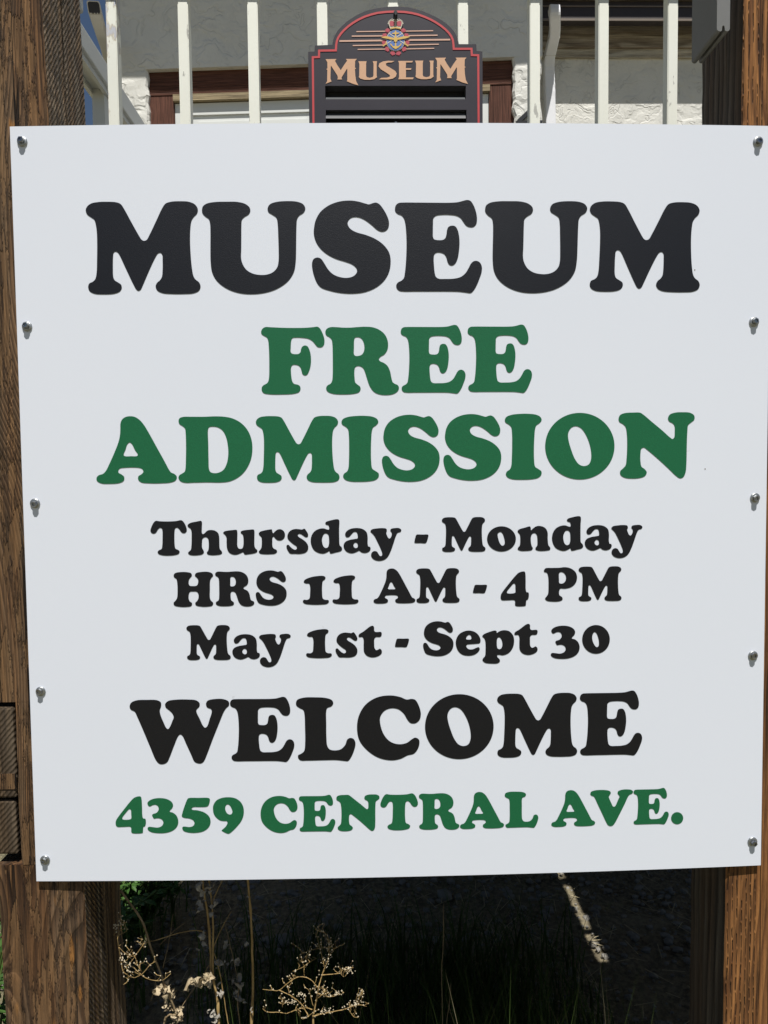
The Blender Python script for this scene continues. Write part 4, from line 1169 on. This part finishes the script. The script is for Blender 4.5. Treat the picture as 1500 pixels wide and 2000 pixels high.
# backing and louvre slats inside the slots
x0, x1 = holes[0][0][0] + 0.0005, holes[0][1][0] - 0.0005
bm = bmesh.new(); box(bm, x0 - .004, x1 + .004, YS + 0.0245, YS + 0.0255, zbot + 0.03, holes[0][0][1] + 0.004); bmesh.ops.translate(bm, verts=bm.verts[:], vec=(-so[0], -so[1], -so[2])); obj('backing', bm, M['slot'], small)


def slat(ya, yb, d0, d1, mat):
    za, zb_ = s_crop([(700, ya)])[0][1], s_crop([(700, yb)])[0][1]
    bm = bmesh.new()
    vv = [bm.verts.new(p) for p in ((x0, YS + d0, zb_), (x1, YS + d0, zb_), (x1, YS + d1, za), (x0, YS + d1, za), (x0, YS + d0 + .003, zb_), (x1, YS + d0 + .003, zb_), (x1, YS + d1 + .003, za), (x0, YS + d1 + .003, za))]
    for a in ((0, 1, 2, 3), (7, 6, 5, 4), (0, 4, 5, 1), (3, 2, 6, 7), (0, 3, 7, 4), (1, 5, 6, 2)):
        bm.faces.new([vv[i] for i in a])
    bmesh.ops.translate(bm, verts=bm.verts[:], vec=(-so[0], -so[1], -so[2]))
    obj('louvre_slat', bm, mat, small)


slat(728, 760, 0.004, 0.010, M['slat'])
slat(850, 888, 0.003, 0.010, M['slat'])
slat(889, 914, -0.0010, 0.003, M['signedge'])
slat(1085, 1120, 0.003, 0.010, M['slat'])
# red line
red = [(122,443),(170,441),(171,392),(300,390),(303,345),(308,318),(318,292),(338,262),(362,235),(395,205),(432,178),(474,153),(520,131),(570,114),(622,101),(690,93),(760,91),(830,94),(885,102),(935,114),(985,132),(1032,153),(1075,177),(1112,202),(1145,229),(1172,257),(1190,283),(1202,312),(1206,345),(1208,378),(1345,378),(1348,426),(1397,428)]
rl = [np.array(p) for p in s_crop(red)]
rl = [np.array((s_crop([(112 + 8, 965)])[0][0] - 0.0, zbot + 0.02))] + rl + [np.array((s_crop([(1403, 965)])[0][0], zbot + 0.02))]
hw = 0.0021
lft, rgt = [], []
for i, p in enumerate(rl):
    d0 = (p - rl[i - 1]) if i else (rl[1] - p)
    d1 = (rl[i + 1] - p) if i < len(rl) - 1 else (p - rl[i - 1])
    d0, d1 = d0 / np.linalg.norm(d0), d1 / np.linalg.norm(d1)
    n0, n1 = np.array((-d0[1], d0[0])), np.array((-d1[1], d1[0]))
    mm = n0 + n1
    mm = mm / np.linalg.norm(mm)
    k = hw / max(0.3, mm.dot(n0))
    lft.append(p + mm * k)
    rgt.append(p - mm * k)
sheet('border_line', [np.array(lft + rgt[::-1])], 0.0008, M['red'], small)


def s6(pts):
    return [s2(620 + x / 5.0, 10 + y / 5.0) for x, y in pts]


stripe_l = [(380,261,665,257,5),(335,305,655,302,6),(215,353,645,347,8),(345,397,645,392,5.5),(393,435,668,431,5)]
stripe_r = [(855,256,1130,252,5),(885,300,1173,296,6),(885,343,1295,339,8),(885,390,1185,384,5.5),(855,430,1140,424,5)]
for a, b, c_, d, h in stripe_l + stripe_r:
    sheet('stripe', [np.array(s6([(a, b - h), (c_, d - h), (c_, d + h), (a, b + h)]))], 0.0008, M['stripe'], small)
Mb = [(80,530),(185,528),(172,548),(195,590),(228,638),(258,590),(290,545),(278,528),(385,527),(368,548),(366,612),(378,620),(366,628),(370,690),(378,745),(400,785),(350,772),(285,745),(292,735),(292,625),(287,625),(235,710),(240,728),(195,728),(200,710),(195,690),(160,635),(132,592),(130,600),(127,720),(138,748),(80,770),(95,745),(97,635),(86,627),(98,620),(97,560)]
Ub = [(400,550),(480,550),(475,575),(475,690),(482,705),(510,712),(540,705),(547,690),(548,575),(540,550),(582,550),(578,575),(578,690),(583,705),(555,725),(510,732),(460,731),(420,720),(404,705),(408,690),(410,580)]
Sb = [(752,548),(725,562),(690,563),(668,572),(672,592),(720,620),(760,645),(774,670),(765,700),(735,720),(690,728),(600,727),(625,712),(680,710),(708,700),(706,685),(670,660),(620,630),(596,600),(605,570),(640,552),(690,545)]
Eb = [(788,547),(932,547),(925,562),(865,562),(862,618),(918,618),(912,634),(864,634),(864,708),(940,708),(932,726),(790,726),(797,705),(796,568)]
for L_, dx, dy in ((Mb, 0, 0), (Ub, 0, 0), (Sb, 0, 0), (Eb, 0, 0), (Ub, 553, -6), (Mb, 1070, -13)):
    sheet('letter', [np.array(s6([(x + dx, y + dy) for x, y in L_]))], 0.0008, M['peach'], small)


# crest
def s7(pts):
    return [s2(730 + x / 16.667, 20 + y / 16.667) for x, y in pts]


crest = sheet('crest', [np.array(s7(ell(708, 990, 300, 352, 32)))], 0.0012, M['ivory'], small)
sheet('shield', [np.array(s7(ell(708, 990, 280, 332, 32)))], 0.0017, M['blue'], crest)
leaf = [(0,-95),(14,-55),(45,-68),(38,-35),(85,-45),(72,-12),(95,5),(52,35),(58,55),(12,45),(8,85),(-8,85),(-12,45),(-58,55),(-52,35),(-95,5),(-72,-12),(-85,-45),(-38,-35),(-45,-68),(-14,-55)]
for cx_, cy_, a in ((455,665,-10),(350,830,-40),(335,1055,-75),(440,1270,-125),(620,1405,-165),(805,1405,165),(985,1270,125),(1090,1055,75),(1065,830,40),(960,665,10)):
    ca_, sa_ = math.cos(math.radians(a)), math.sin(math.radians(a))
    sheet('maple_leaf', [np.array(s7([(cx_ + x * ca_ - y * sa_, cy_ + x * sa_ + y * ca_) for x, y in leaf]))], 0.0009, M['leafred'], crest)
for pts in ([(480,770),(500,755),(1000,1095),(985,1115)], [(930,755),(950,772),(450,1105),(432,1088)]):
    sheet('sword', [np.array(s7(pts))], 0.0020, M['ivory'], crest)
for sgn in (-1, 1):
    sheet('sword_hilt', [np.array(s7([(708 + sgn * x, y) for x, y in ((300,1040),(325,1045),(320,1095),(425,1165),(405,1200),(310,1135),(285,1150))]))], 0.0021, M['gold'], crest)
sheet('anchor', [np.array(s7([(690,690),(728,690),(735,745),(850,755),(800,790),(732,795),(732,1190),(800,1190),(870,1130),(860,1100),(905,1095),(890,1160),(800,1240),(712,1290),(620,1240),(540,1150),(535,1095),(575,1125),(620,1190),(688,1190),(688,795),(630,800),(580,770),(640,755),(685,740)]))], 0.0024, M['gold'], crest)
sheet('eagle', [np.array(s7([(235,895),(410,870),(520,890),(640,925),(680,900),(740,900),(775,925),(860,895),(1000,870),(1185,875),(1110,925),(980,955),(860,978),(780,985),(760,1010),(770,1040),(735,1045),(708,1070),(680,1045),(645,1040),(660,1010),(640,985),(540,978),(420,950),(300,930)]))], 0.0029, M['gold'], crest)
crown = [(545,660),(490,500),(470,430),(490,370),(560,335),(640,340),(680,385),(685,300),(727,300),(735,385),(770,345),(850,335),(915,370),(940,430),(920,510),(870,660),(790,640),(708,630),(620,640)]
cr_ = sheet('crown', [np.array(s7(crown))], 0.0024, M['ivory'], crest)
for sgn in (-1, 1):
    sheet('crown_velvet', [np.array(s7([(708 + sgn * x, y) for x, y in ((30,410),(70,385),(130,370),(180,395),(198,450),(175,540),(120,550),(40,530))]))], 0.0029, M['leafred'], crest)
sheet('crown_band', [np.array(s7([(540,600),(708,570),(875,600),(868,640),(708,612),(548,640)]))], 0.0030, M['gold'], crest)
for k in range(13):
    a = math.pi * (1.02 + 0.96 * k / 12)
    sheet('pearl', [np.array(s7(ell(708 + 240 * math.cos(a), 470 + 170 * math.sin(a) * (0.82 if abs(k - 6) < 2 else 1), 17, 17, 8)))], 0.0031, M['ivory'], crest)
for px, py, r in ((772.3, 28, 0.0042), (773, 243, 0.003)):
    q = at(px, py, YS)
    bm = bmesh.new()
    tube(bm, [(q.x, YS - 0.006, q.z), (q.x, YS + 0.002, q.z)], r, 8)
    if py < 100:
        tube(bm, [(q.x, YS - 0.004, q.z), (q.x + 0.001, YS - 0.009, q.z - 0.008), (q.x - .001, YS - 0.006, q.z - 0.013)], r * 0.75, 6)
    bmesh.ops.translate(bm, verts=bm.verts[:], vec=(-so[0], -so[1], -so[2]))
    obj('screw', bm, M['black_screw'] if py < 100 else M['steel'], small)

# ------------------------------------------------------------------ gravel and grass
GR = random.Random(21)


def stone(bm, c, r, rnd):
    vs_ = []
    for v_ in ((0, 0, 1), (0.894, 0, 0.447), (0.276, 0.851, 0.447), (-0.724, 0.526, 0.447), (-0.724, -0.526, 0.447), (0.276, -0.851, 0.447), (0.724, 0.526, -0.447), (-0.276, 0.851, -0.447), (-0.894, 0, -0.447), (-0.276, -0.851, -0.447), (0.724, -0.526, -0.447), (0, 0, -1)):
        k = r * rnd.uniform(0.7, 1.15)
        vs_.append(bm.verts.new((c[0] + v_[0] * k * 1.15, c[1] + v_[1] * k, c[2] + v_[2] * k * 0.7)))
    for a in ((0,1,2),(0,2,3),(0,3,4),(0,4,5),(0,5,1),(1,6,2),(2,7,3),(3,8,4),(4,9,5),(5,10,1),(6,7,2),(7,8,3),(8,9,4),(9,10,5),(10,6,1),(11,7,6),(11,8,7),(11,9,8),(11,10,9),(11,6,10)):
        bm.faces.new([vs_[i] for i in a])


bm = bmesh.new()
for _ in range(4200):
    x, y = GR.uniform(-1.3, 1.6), 0.5 + 2.0 * GR.random() ** 0.8
    r = 0.004 + 0.014 * GR.random() ** 3
    stone(bm, (x, y, r * 0.3), r, GR)
tag(obj('gravel', bm, M['stone']), 'loose grey gravel and pebbles on the shaded ground under the deck', 'gravel', kind='stuff')
for px, py, r, lab in ((868, 1748, 0.034, 'larger grey stone lying in the shaded gravel right of the tall stalk'), (552, 1836, 0.036, 'flat grey stone in the shade beside the tall straight stalk')):
    q = atz(px, py, 0.015)
    bm = bmesh.new(); stone(bm, (0, 0, 0), r, GR)
    bmesh.ops.subdivide_edges(bm, edges=bm.edges[:], cuts=1, use_grid_fill=True)
    o = obj('stone', bm, M['stone'], None, True); o.location = q
    tag(o, lab, 'stone', 'larger stones in the gravel')


def blade(bm, base, h, lean, az, w, mi=0, seg=4, droop=1.0):
    d = Vector((math.cos(az), math.sin(az), 0))
    s = Vector((-d.y, d.x, 0)).lerp(Vector((1, 0, 0)), 0.5)
    s.normalize()
    prev = None
    for k in range(seg + 1):
        u = k / seg
        p = Vector(base) + Vector((0, 0, h * (u - 0.22 * droop * lean * u * u))) + d * (h * lean * u ** 2)
        ww = w * (1 - u) ** 0.7 * 0.5
        if k < seg:
            a, b = bm.verts.new(p - s * ww), bm.verts.new(p + s * ww)
            if prev:
                bm.faces.new((prev[0], prev[1], b, a)).material_index = mi
            prev = (a, b)
        else:
            c_ = bm.verts.new(p)
            bm.faces.new((prev[0], prev[1], c_)).material_index = mi


bm = bmesh.new()
for _ in range(4600):
    x = GR.uniform(-0.62, 0.62) + (0.0 if GR.random() < .8 else GR.uniform(-.2, .2))
    y = 0.45 + 0.75 * GR.random() ** 1.3
    den = math.exp(-((x - 0.25) / 0.33) ** 2) + 0.7 * math.exp(-((x + 0.25) / 0.3) ** 2)
    if GR.random() > den:
        continue
    blade(bm, (x, y, 0), GR.uniform(0.12, 0.42), GR.uniform(0.1, 0.75), GR.uniform(0, 6.28), GR.uniform(0.003, 0.007), 0)
# the tall front tufts whose tips reach the sun under the panel
for cx_, n_ in ((0.02, 10), (0.055, 14), (0.16, 34), (0.255, 44), (0.33, 20), (0.42, 18), (-0.13, 14), (-0.22, 10), (0.12, 14), (0.47, 10)):
    for _ in range(n_):
        x, y = cx_ + GR.gauss(0, 0.025), GR.uniform(0.04, 0.13)
        blade(bm, (x, y, 0), GR.uniform(0.55, 0.80), GR.uniform(0.05, 0.32), GR.uniform(0, 6.28), GR.uniform(0.003, 0.0065), 0 if GR.random() < .85 else 1, 6)
for _ in range(1700):
    x, y = GR.uniform(-1.5, -0.76), GR.uniform(-0.4, 2.5)
    blade(bm, (x, y, 0), GR.uniform(0.15, 0.45), GR.uniform(0.1, 0.7), GR.uniform(0, 6.28), GR.uniform(0.004, 0.008), 0)
for _ in range(550):   # dry straw lying on the ground
    x, y = GR.uniform(-1.0, 1.2), GR.uniform(0.5, 2.3)
    a = GR.uniform(0, 3.14)
    d = Vector((math.cos(a), math.sin(a), 0.08)) * GR.uniform(0.015, 0.05)
    n_ = Vector((-d.y, d.x, 0)).normalized() * 0.0012
    z = GR.uniform(0.008, 0.02)
    p = Vector((x, y, z))
    bm.faces.new([bm.verts.new(q) for q in (p - d - n_, p + d - n_, p + d + n_, p - d + n_)]).material_index = 1
tag(obj('grass', bm, [M['grass'], M['straw']], recalc=False), 'green grass and dry straw growing behind and below the white sign', 'grass', kind='stuff')


# ------------------------------------------------------------------ dry weeds
def crumple(bm, c, size, rnd, dirv=None, n=7):
    """a curled dry leaf: a small ragged sheet, folded along its rib and crumpled"""
    a = dirv.normalized() if dirv else Vector((rnd.uniform(-1, 1), rnd.uniform(-.6, .6), rnd.uniform(-1, .6))).normalized()
    b = a.cross(Vector((rnd.uniform(-1, 1), rnd.uniform(-1, 1), rnd.uniform(-1, 1)))).normalized()
    nn = a.cross(b)
    curl, ph, roll = rnd.uniform(1.4, 3.4), rnd.uniform(0, 6), rnd.uniform(-2.4, 2.4)
    g = []
    for i in range(n + 1):
        u = i / n
        row = []
        wd = size * 0.50 * math.sin(math.pi * min(0.97, u * 0.9 + 0.08))
        th = roll * u * u
        ax = a * math.cos(th) + nn * math.sin(th)
        for j in range(7):
            v_ = (j - 3) / 3
            edge = 1.0 if abs(v_) < 0.9 else rnd.uniform(0.45, 1.25)
            hgt_ = size * (0.26 * abs(v_) * math.cos(curl) + 0.14 * math.sin(5.5 * u + ph + 2.5 * v_)) + rnd.uniform(-.075, .075) * size
            row.append(bm.verts.new(Vector(c) + ax * (u * size * 0.9) + b * (v_ * wd * edge) + nn * hgt_))
        g.append(row)
    for i in range(n):
        for j in range(6):
            if (j in (0, 5)) and rnd.random() < 0.22:
                continue
            bm.faces.new((g[i][j], g[i][j + 1], g[i + 1][j + 1], g[i + 1][j]))


def bud(bm, c, r, rnd):
    vs_ = [bm.verts.new(Vector(c) + Vector(p) * r * rnd.uniform(.8, 1.25)) for p in ((0, 0, 1.5), (1, 0, 0), (0, 1, 0), (-1, 0, 0), (0, -1, 0), (0, 0, -1))]
    for a in ((0, 1, 2), (0, 2, 3), (0, 3, 4), (0, 4, 1), (5, 2, 1), (5, 3, 2), (5, 4, 3), (5, 1, 4)):
        bm.faces.new([vs_[i] for i in a])


def weed(label, stems, leaves=(), buds=(), Y=0.2, smat='stalk', lmat='dryleaf', name='dry_weed', seed=1, to_ground=0, fine=0):
    """stems: (points in the photograph, radius px start, end[, extra depth]); leaves: (px, py, size px)"""
    rnd = random.Random(seed)
    kpx = (Y - CAM[1]) / F_PX
    b0 = at(*stems[0][0][0], Y)
    root = thing(name, label, 'weed', (b0.x, b0.y, 0), group='dry weeds below the sign')

    def fin(nm, bm, mat, smooth=False):
        bmesh.ops.translate(bm, verts=bm.verts[:], vec=(-b0.x, -b0.y, 0))
        return obj(nm, bm, mat, root, smooth)
    for i, st in enumerate(stems):
        pts, r0, r1 = st[:3]
        dy = st[3] if len(st) > 3 else 0.0
        P_ = [at(x, y, Y + dy * (k / max(1, len(pts) - 1)) + rnd.uniform(-.004, .004)) for k, (x, y) in enumerate(pts)]
        if i < to_ground:
            P_ = [Vector((P_[0].x + rnd.uniform(-.02, .02), P_[0].y, 0.0)), P_[0].lerp(Vector((P_[0].x, P_[0].y, 0)), 0.4)] + P_
        sp_ = smooth_path(P_, 4)
        n = len(sp_)
        bm = bmesh.new()
        tube(bm, [p + Vector((rnd.uniform(-1, 1), rnd.uniform(-1, 1), 0)) * 0.0005 for p in sp_], [kpx * 0.64 * (r0 + (r1 - r0) * k / (n - 1)) * (rnd.uniform(1.25, 1.5) if rnd.random() < .14 else rnd.uniform(.85, 1.1)) for k in range(n)], 6 if r0 > 2 else 4)
        fin('stem' if i < max(1, to_ground) else 'twig', bm, M[smat], True)
    for (x, y, s) in leaves:
        bm = bmesh.new()
        crumple(bm, at(x, y, Y + rnd.uniform(-.012, .012)), s * kpx * 0.80, rnd)
        if s > 15:
            crumple(bm, at(x + rnd.uniform(-.35, .35) * s, y + rnd.uniform(-.4, .4) * s, Y + rnd.uniform(-.012, .012)), s * kpx * 0.50, rnd)
            crumple(bm, at(x + rnd.uniform(-.5, .5) * s, y + rnd.uniform(-.5, .5) * s, Y + rnd.uniform(-.012, .012)), s * kpx * 0.36, rnd)
        fin('dry_leaf', bm, M[lmat])
    buds = list(buds)
    if fine:
        bm = bmesh.new()
        for _ in range(fine):
            p = rnd.choice(stems[to_ground:])[0] if len(stems) > to_ground else stems[0][0]
            k = rnd.randrange(len(p) - 1)
            u = rnd.random()
            x, y = p[k][0] + (p[k + 1][0] - p[k][0]) * u, p[k][1] + (p[k + 1][1] - p[k][1]) * u
            yy = Y + rnd.uniform(-.01, .01)
            for lv in range(rnd.choice((1, 2, 2, 3))):
                a = rnd.uniform(-2.9, -0.25)
                L = rnd.uniform(5, 13)
                x2, y2 = x + math.cos(a) * L, y + math.sin(a) * L
                y3 = yy + rnd.uniform(-.012, .012)
                tube(bm, [at(x, y, yy), at((x + x2) / 2 + rnd.uniform(-1.5, 1.5), (y + y2) / 2 + rnd.uniform(-1.5, 1.5), (yy + y3) / 2), at(x2, y2, y3)], 0.42 * kpx, 3, False)
                if rnd.random() < .8:
                    buds.append((x2, y2, rnd.uniform(1.3, 2.1)))
                x, y, yy = x2, y2, y3
        fin('fine_twigs', bm, M[smat])['kind'] = 'stuff'
    if buds:
        bm = bmesh.new()
        for (x, y, r) in buds:
            bud(bm, at(x, y, Y + rnd.uniform(-.015, .015)), r * kpx * 0.80, rnd)
        o = fin('seed_heads', bm, M['seed'])
        o['kind'] = 'stuff'
    return root


weed('tall straight tan stalk standing alone near the middle left', [([(491, 2010), (494, 1930), (492, 1840), (490, 1790), (485, 1735), (481, 1680), (478, 1600)], 4.6, 3.2)], [(486, 1845, 14), (494, 1975, 12), (483, 1750, 9)], Y=0.163, lmat='greyleaf', seed=3, to_ground=1)
weed('thick twin stalk with grey curled leaves and one broad sunlit leaf',
     [([(428, 2010), (424, 1950), (415, 1905), (411, 1850), (406, 1790), (399, 1745), (392, 1680)], 5.0, 3.0),
      ([(415, 1905), (416, 1850), (415, 1780), (408, 1720), (404, 1670)], 3.4, 2.0),
      ([(402, 1822), (385, 1817), (350, 1822), (315, 1833), (282, 1842)], 1.7, 1.0, -0.03),
      ([(412, 1770), (422, 1745), (438, 1712)], 1.6, 1.0),
      ([(414, 1857), (432, 1815), (452, 1780)], 1.3, 0.7),
      ([(418, 1860), (428, 1895), (436, 1940), (445, 1995), (448, 2010)], 1.7, 1.4)],
     [(400, 1745, 26), (392, 1765, 22), (420, 1760, 20), (400, 1832, 20), (396, 1850, 18), (425, 1882, 18), (430, 1885, 16), (416, 1975, 22), (424, 1990, 18), (428, 1930, 14), (430, 1940, 16), (410, 1725, 20), (395, 1725, 20), (410, 1790, 14)],
     Y=0.122, lmat='greyleaf', seed=5, to_ground=1)
weed('one broad folded tan leaf caught on the thick stalk', [([(414, 1908), (408, 1902), (402, 1899)], 1.6, 1.0)], [(384, 1914, 40), (398, 1908, 34), (412, 1905, 28), (404, 1912, 26)], Y=0.112, name='dry_leaf_cluster', seed=9)
weed('slanting brown stalk with pale curled leaves near the left post',
     [([(318, 2010), (345, 1982), (341, 1970), (333, 1950), (320, 1918), (313, 1898), (296, 1855), (280, 1805), (262, 1775), (235, 1738)], 3.0, 3.2),
      ([(345, 1985), (365, 1950), (390, 1915), (408, 1885)], 1.4, 1.0)],
     [(318, 1924, 26), (326, 1930, 24), (322, 1948, 26), (328, 1960, 22), (324, 1965, 20), (340, 1942, 20), (340, 1976, 24), (346, 1992, 24), (336, 2000, 22), (350, 1975, 16), (334, 1938, 18)],
     Y=0.125, seed=11, smat='stalk_dull', to_ground=1)
weed('dim hanging stalk with small grey leaves right of the twin stalk',
     [([(462, 1900), (455, 1870), (447, 1835), (440, 1810)], 1.4, 1.0), ([(462, 1900), (466, 1930), (464, 1960), (470, 2010)], 1.4, 1.6)],
     [(444, 1848, 18), (456, 1880, 20), (464, 1915, 20), (468, 1930, 20), (462, 1945, 18), (473, 1955, 16)], Y=0.33, smat='stalk_dull', lmat='greyleaf', seed=13)
bs = random.Random(17)


def near_buds(paths, n, spread, r=2.0):
    out = []
    for _ in range(n):
        p = bs.choice(paths)[0]
        k = bs.randrange(len(p) - 1)
        u = bs.random()
        out.append((p[k][0] + (p[k + 1][0] - p[k][0]) * u + bs.uniform(-spread, spread), p[k][1] + (p[k + 1][1] - p[k][1]) * u + bs.uniform(-spread, spread * .6), r * bs.uniform(.6, 1.2)))
    return out


tw = [([(282, 1842), (268, 1862), (255, 1880), (240, 1895)], 1.2, 0.8), ([(232, 1850), (236, 1872), (240, 1895), (250, 1905), (262, 1910)], 1.3, 0.9), ([(262, 1910), (278, 1902), (292, 1885), (304, 1878)], 1.1, 0.8),
      ([(268, 1896), (282, 1908), (300, 1915), (318, 1914), (333, 1902)], 1.1, 0.8), ([(232, 1850), (230, 1832), (236, 1812), (235, 1803)], 0.9, 0.6), ([(235, 1803), (243, 1802), (247, 1816), (245, 1820), (230, 1827)], 0.8, 0.5),
      ([(263, 1882), (270, 1888), (276, 1898)], 0.8, 0.6), ([(232, 1850), (245, 1862), (255, 1868), (265, 1867)], 0.9, 0.6), ([(267, 1838), (280, 1846), (281, 1852)], 0.8, 0.6), ([(250, 1908), (248, 1918), (241, 1923)], 0.8, 0.5),
      ([(240, 1880), (250, 1872), (246, 1862)], 0.8, .5), ([(250, 1895), (262, 1905)], .8, .5)]
weed('tangled sunlit twiggy weed with pale seeds against the left post', tw, [], near_buds(tw, 30, 3, 1.8) + near_buds([([(236, 1870), (252, 1893)],)], 26, 8, 1.7) + near_buds([([(222, 1812), (240, 1806)],)], 12, 5, 2), Y=0.062, seed=19, fine=34)
bw = [([(612, 2010), (612, 1985), (618, 1955), (622, 1930), (627, 1912), (634, 1890)], 3.4, 1.6),
      ([(620, 1930), (612, 1918), (600, 1910), (582, 1908), (565, 1918), (545, 1934), (530, 1934), (513, 1932)], 1.5, 0.8),
      ([(545, 1934), (570, 1946), (588, 1960), (598, 1976), (603, 1985)], 1.4, 1.6), ([(513, 1970), (524, 1977), (545, 1977), (560, 1979), (580, 1972), (595, 1968), (610, 1972)], 0.9, 1.4),
      ([(628, 1904), (648, 1903), (664, 1900), (675, 1890), (690, 1890)], 1.5, 0.7), ([(664, 1900), (672, 1908), (680, 1898)], .9, .6), ([(610, 1985), (630, 1980), (655, 1975), (680, 1969), (700, 1962), (716, 1966)], 1.8, 0.8),
      ([(680, 1969), (690, 1985), (700, 1987)], 1.0, .7), ([(700, 1962), (703, 1945), (708, 1932)], .9, .6), ([(622, 1940), (640, 1947), (655, 1945), (672, 1938)], 1.2, .7),
      ([(595, 1908), (594, 1888), (610, 1876), (618, 1872)], 0.9, .6), ([(594, 1888), (580, 1894), (572, 1897)], .8, .5), ([(600, 1876), (588, 1880)], .8, .5),
      ([(634, 1890), (642, 1872), (642, 1850), (638, 1825), (615, 1815)], 1.2, 0.6), ([(634, 1890), (628, 1865), (622, 1840), (616, 1822)], 1.0, .6), ([(642, 1850), (625, 1852), (605, 1856), (592, 1862)], .8, .4), ([(640, 1870), (652, 1855), (655, 1850)], .8, .5),
      ([(620, 1950), (632, 1940), (636, 1932)], 1, .6), ([(603, 1985), (590, 1990), (580, 1974)], .9, .6), ([(612, 1965), (605, 1940), (603, 1932)], .9, .6), ([(552, 1952), (552, 1968)], .8, .5), ([(565, 1940), (563, 1928), (568, 1921)], .8, .5)]
hot = [([(640, 1945), (672, 1938)],), ([(655, 1972), (700, 1962)],), ([(620, 1930), (626, 1945)],), ([(675, 1895), (690, 1898)],), ([(575, 1958), (555, 1960)],), ([(630, 1978), (650, 1974)],), ([(585, 1940), (590, 1950)],), ([(690, 1960), (705, 1955)],)]
weed('sunlit bushy dry weed with many pale seed heads at bottom centre', bw, [], near_buds(bw, 60, 3, 1.8) + near_buds(hot, 130, 7, 1.9) + near_buds(bw[13:17], 40, 6, 1.4), Y=0.088, seed=23, to_ground=1, fine=95)
for k, (pts, lab, Yg) in enumerate((([(295, 1955), (303, 1925), (300, 1895), (276, 1880)], 'thin curved grass stem left of the pale curled leaves', 0.28), ([(865, 2010), (863, 1900), (866, 1830), (866, 1765)], 'single thin upright grass stem right of the seed weed', 0.30),
                                   ([(872, 2010), (878, 1960), (881, 1920)], 'short thin stem leaning right beside the upright stem', 0.30), ([(318, 1890), (330, 1840), (338, 1785)], 'thin straight stem crossing the slanting brown stalk', 0.24),
                                   ([(312, 1845), (340, 1818), (365, 1800)], 'faint thin twig sloping up behind the crossing stem', 0.25))):
    weed(lab, [(pts, 1.3, 0.7)], [], [], Y=Yg, smat='stalk_dull', name='dry_weed', seed=31 + k, to_ground=1 if k in (1, 2) else 0)

# ------------------------------------------------------------------ leafy green plant in the sun left of the deck
PR = random.Random(41)


def leafy(cx, cy, z0, z1, spread, label, n, seed, size=0.03):
    rnd = random.Random(seed)
    r_ = thing('leafy_plant', label, 'plant', (cx, cy, 0), group='green plants left of the deck')
    bm = bmesh.new()
    tips = []
    for k in range(max(5, n // 26)):
        a = rnd.uniform(0, 6.28)
        q = rnd.random() ** 0.5 * spread
        top_ = Vector((math.cos(a) * q, math.sin(a) * q, z0 + (z1 - z0) * rnd.uniform(.5, 1)))
        base = Vector((rnd.uniform(-.04, .04), rnd.uniform(-.04, .04), 0))
        mid_ = base.lerp(top_, .5) + Vector((0, 0, 0.05))
        tube(bm, smooth_path([base, mid_, top_], 4), 0.003, 5)
        tips.append((base, mid_, top_))
    obj('stems', bm, M['grass'], r_)
    bm = bmesh.new()
    for _ in range(n):
        b_, m_, t_ = rnd.choice(tips)
        u = rnd.uniform(0.25, 1)
        c_ = b_.lerp(m_, u * 2) if u < .5 else m_.lerp(t_, u * 2 - 1)
        a = rnd.uniform(0, 6.28)
        d = Vector((math.cos(a), math.sin(a), rnd.uniform(-.5, .6))).normalized()
        s_ = d.cross(Vector((0, 0, 1))).normalized()
        up_ = s_.cross(d)
        L_ = size * rnd.uniform(.7, 1.5)
        c_ = c_ + d * 0.008
        ps = [c_, c_ + d * L_ * .35 + s_ * L_ * .26 + up_ * L_ * .06, c_ + d * L_ * .75 + s_ * L_ * .18 + up_ * L_ * .03, c_ + d * L_ * 1.05 - up_ * L_ * .08, c_ + d * L_ * .75 - s_ * L_ * .18 + up_ * L_ * .03, c_ + d * L_ * .35 - s_ * L_ * .26 + up_ * L_ * .06]
        cm = bm.verts.new(c_ + d * L_ * .55 - up_ * L_ * .04)
        vs_ = [bm.verts.new(p) for p in ps]
        for i in range(6):
            bm.faces.new((cm, vs_[i], vs_[(i + 1) % 6]))
    o = obj('leaves', bm, M['leafgreen'], r_, recalc=False)
    o['kind'] = 'stuff'


leafy(-0.90, 1.36, 0.03, 0.28, 0.17, 'leafy green plant catching sun just behind the left post', 1200, 1, 0.022)
leafy(-0.98, 1.15, 0.05, 0.36, 0.22, 'low shaded green plant behind the left post, nearer than the sunlit one', 500, 2)
leafy(-1.06, 0.55, 0.05, 0.75, 0.22, 'bright green bush showing at the far left edge beside the post', 420, 3)
